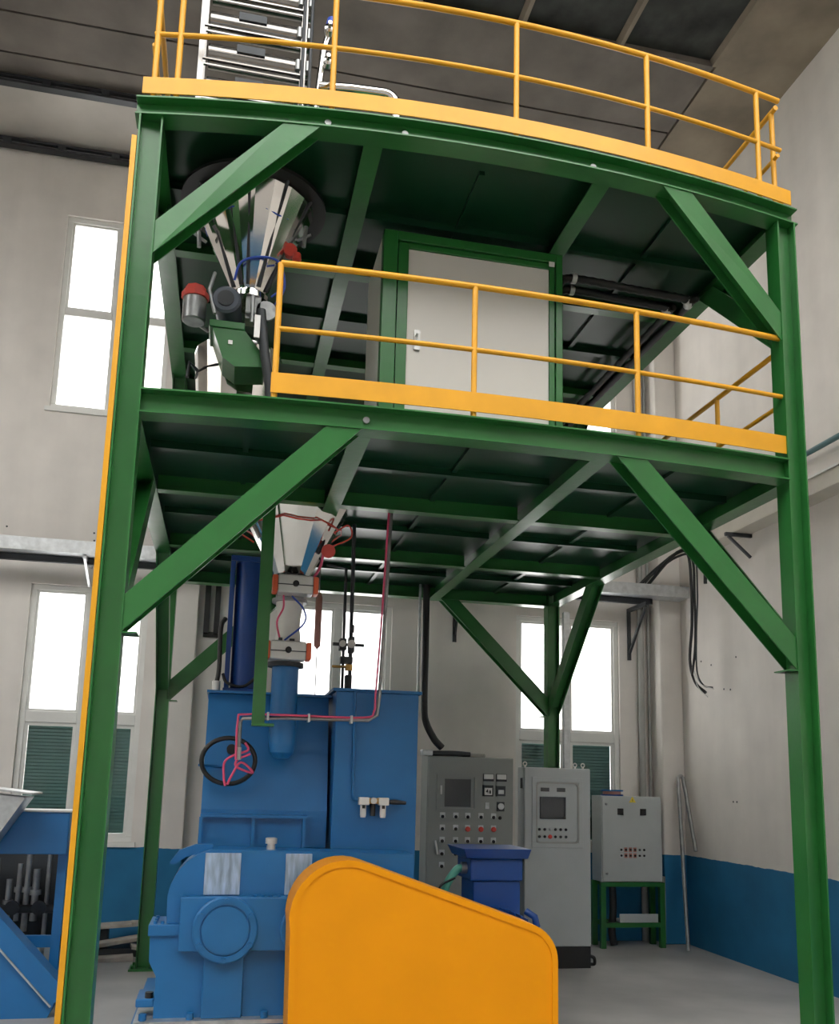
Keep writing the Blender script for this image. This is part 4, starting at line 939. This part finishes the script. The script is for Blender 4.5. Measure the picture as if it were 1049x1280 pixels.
build(MB().box(-2.3, -0.60, 4.45, 4.5, 0.35, 1.45), 'back_board', 'dark', mp)
for x, a, b, r_ in ((-1.22, 0.5, 1.0, 0.03), (-1.13, 0.6, 1.15, 0.025), (-1.05, 0.5, 1.25, 0.03), (-0.97, 0.6, 1.1, 0.035), (-0.86, 0.05, 1.35, 0.022), (-0.72, 0.45, 1.0, 0.03), (-1.35, 0.4, 1.2, 0.03), (-1.5, 0.4, 1.2, 0.03)):
    build(MB().tube([(x, 4.3, a), (x, 4.3, b)], r_, 10).lathe([(r_*1.7, 0), (r_*1.7, 0.05)], (x, 4.3, (a+b)/2), n=10), 'upright_pipe', 'steel', mp)
build(MB().tube([(-2.2, 4.25, 0.72), (-0.68, 4.25, 0.72)], 0.04, 10), 'header_pipe', 'dark', mp)
for x in (-1.15, -0.9): build(MB().lathe([(0.07, 0), (0.07, 0.02)], (x, 4.18, 0.74), (0, -1, 0), 14), 'hand_wheel', 'dark', mp)
for x in (-2.1, -0.66): build(MB().box(x-0.03, x+0.03, 4.45, 4.5, 0, 0.35), 'leg', 'dark', mp)
# scrap behind the front left column
scr = [((-0.30, 5.95, 0.30), (0.55, 0.30, 0.03), 8, 'long pale board lying across the top of the scrap heap by the blue wall'),
       ((0.05, 5.85, 0.33), (0.40, 0.22, 0.03), -6, 'pale board end resting beside the rear left column base'),
       ((-0.25, 5.70, 0.16), (0.50, 0.25, 0.04), 20, 'grey plank lying low in the scrap heap'),
       ((0.02, 5.55, 0.10), (0.30, 0.20, 0.03), -28, 'tilted grey offcut leaning in the scrap heap'),
       ((-0.30, 5.40, 0.02), (0.45, 0.22, 0.04), 5, 'flat offcut lying on the floor in front of the scrap heap')]
for (c_, d_, a_, lb) in scr:
    ca, sa = math.cos(math.radians(a_)), math.sin(math.radians(a_)); hx = d_[0]/2
    tag(build(MB().obox((c_[0]-hx*ca, c_[1], c_[2]-hx*sa*0.4), (c_[0]+hx*ca, c_[1]+0.05, c_[2]+hx*sa*0.4), (0, 1, 0), d_[1], d_[2]), 'scrap_board', 'scrap'), lb, 'board', 'scrap boards by the blue wall')
tag(build(MB().box(-0.52, 0.14, 5.60, 6.1, 0.0, 0.09).box(-0.50, -0.42, 5.9, 6.1, 0.09, 0.28).box(0.04, 0.12, 5.8, 6.0, 0.09, 0.31), 'pallet', 'dark'), 'dark low pallet under the scrap boards by the blue wall', 'pallet')
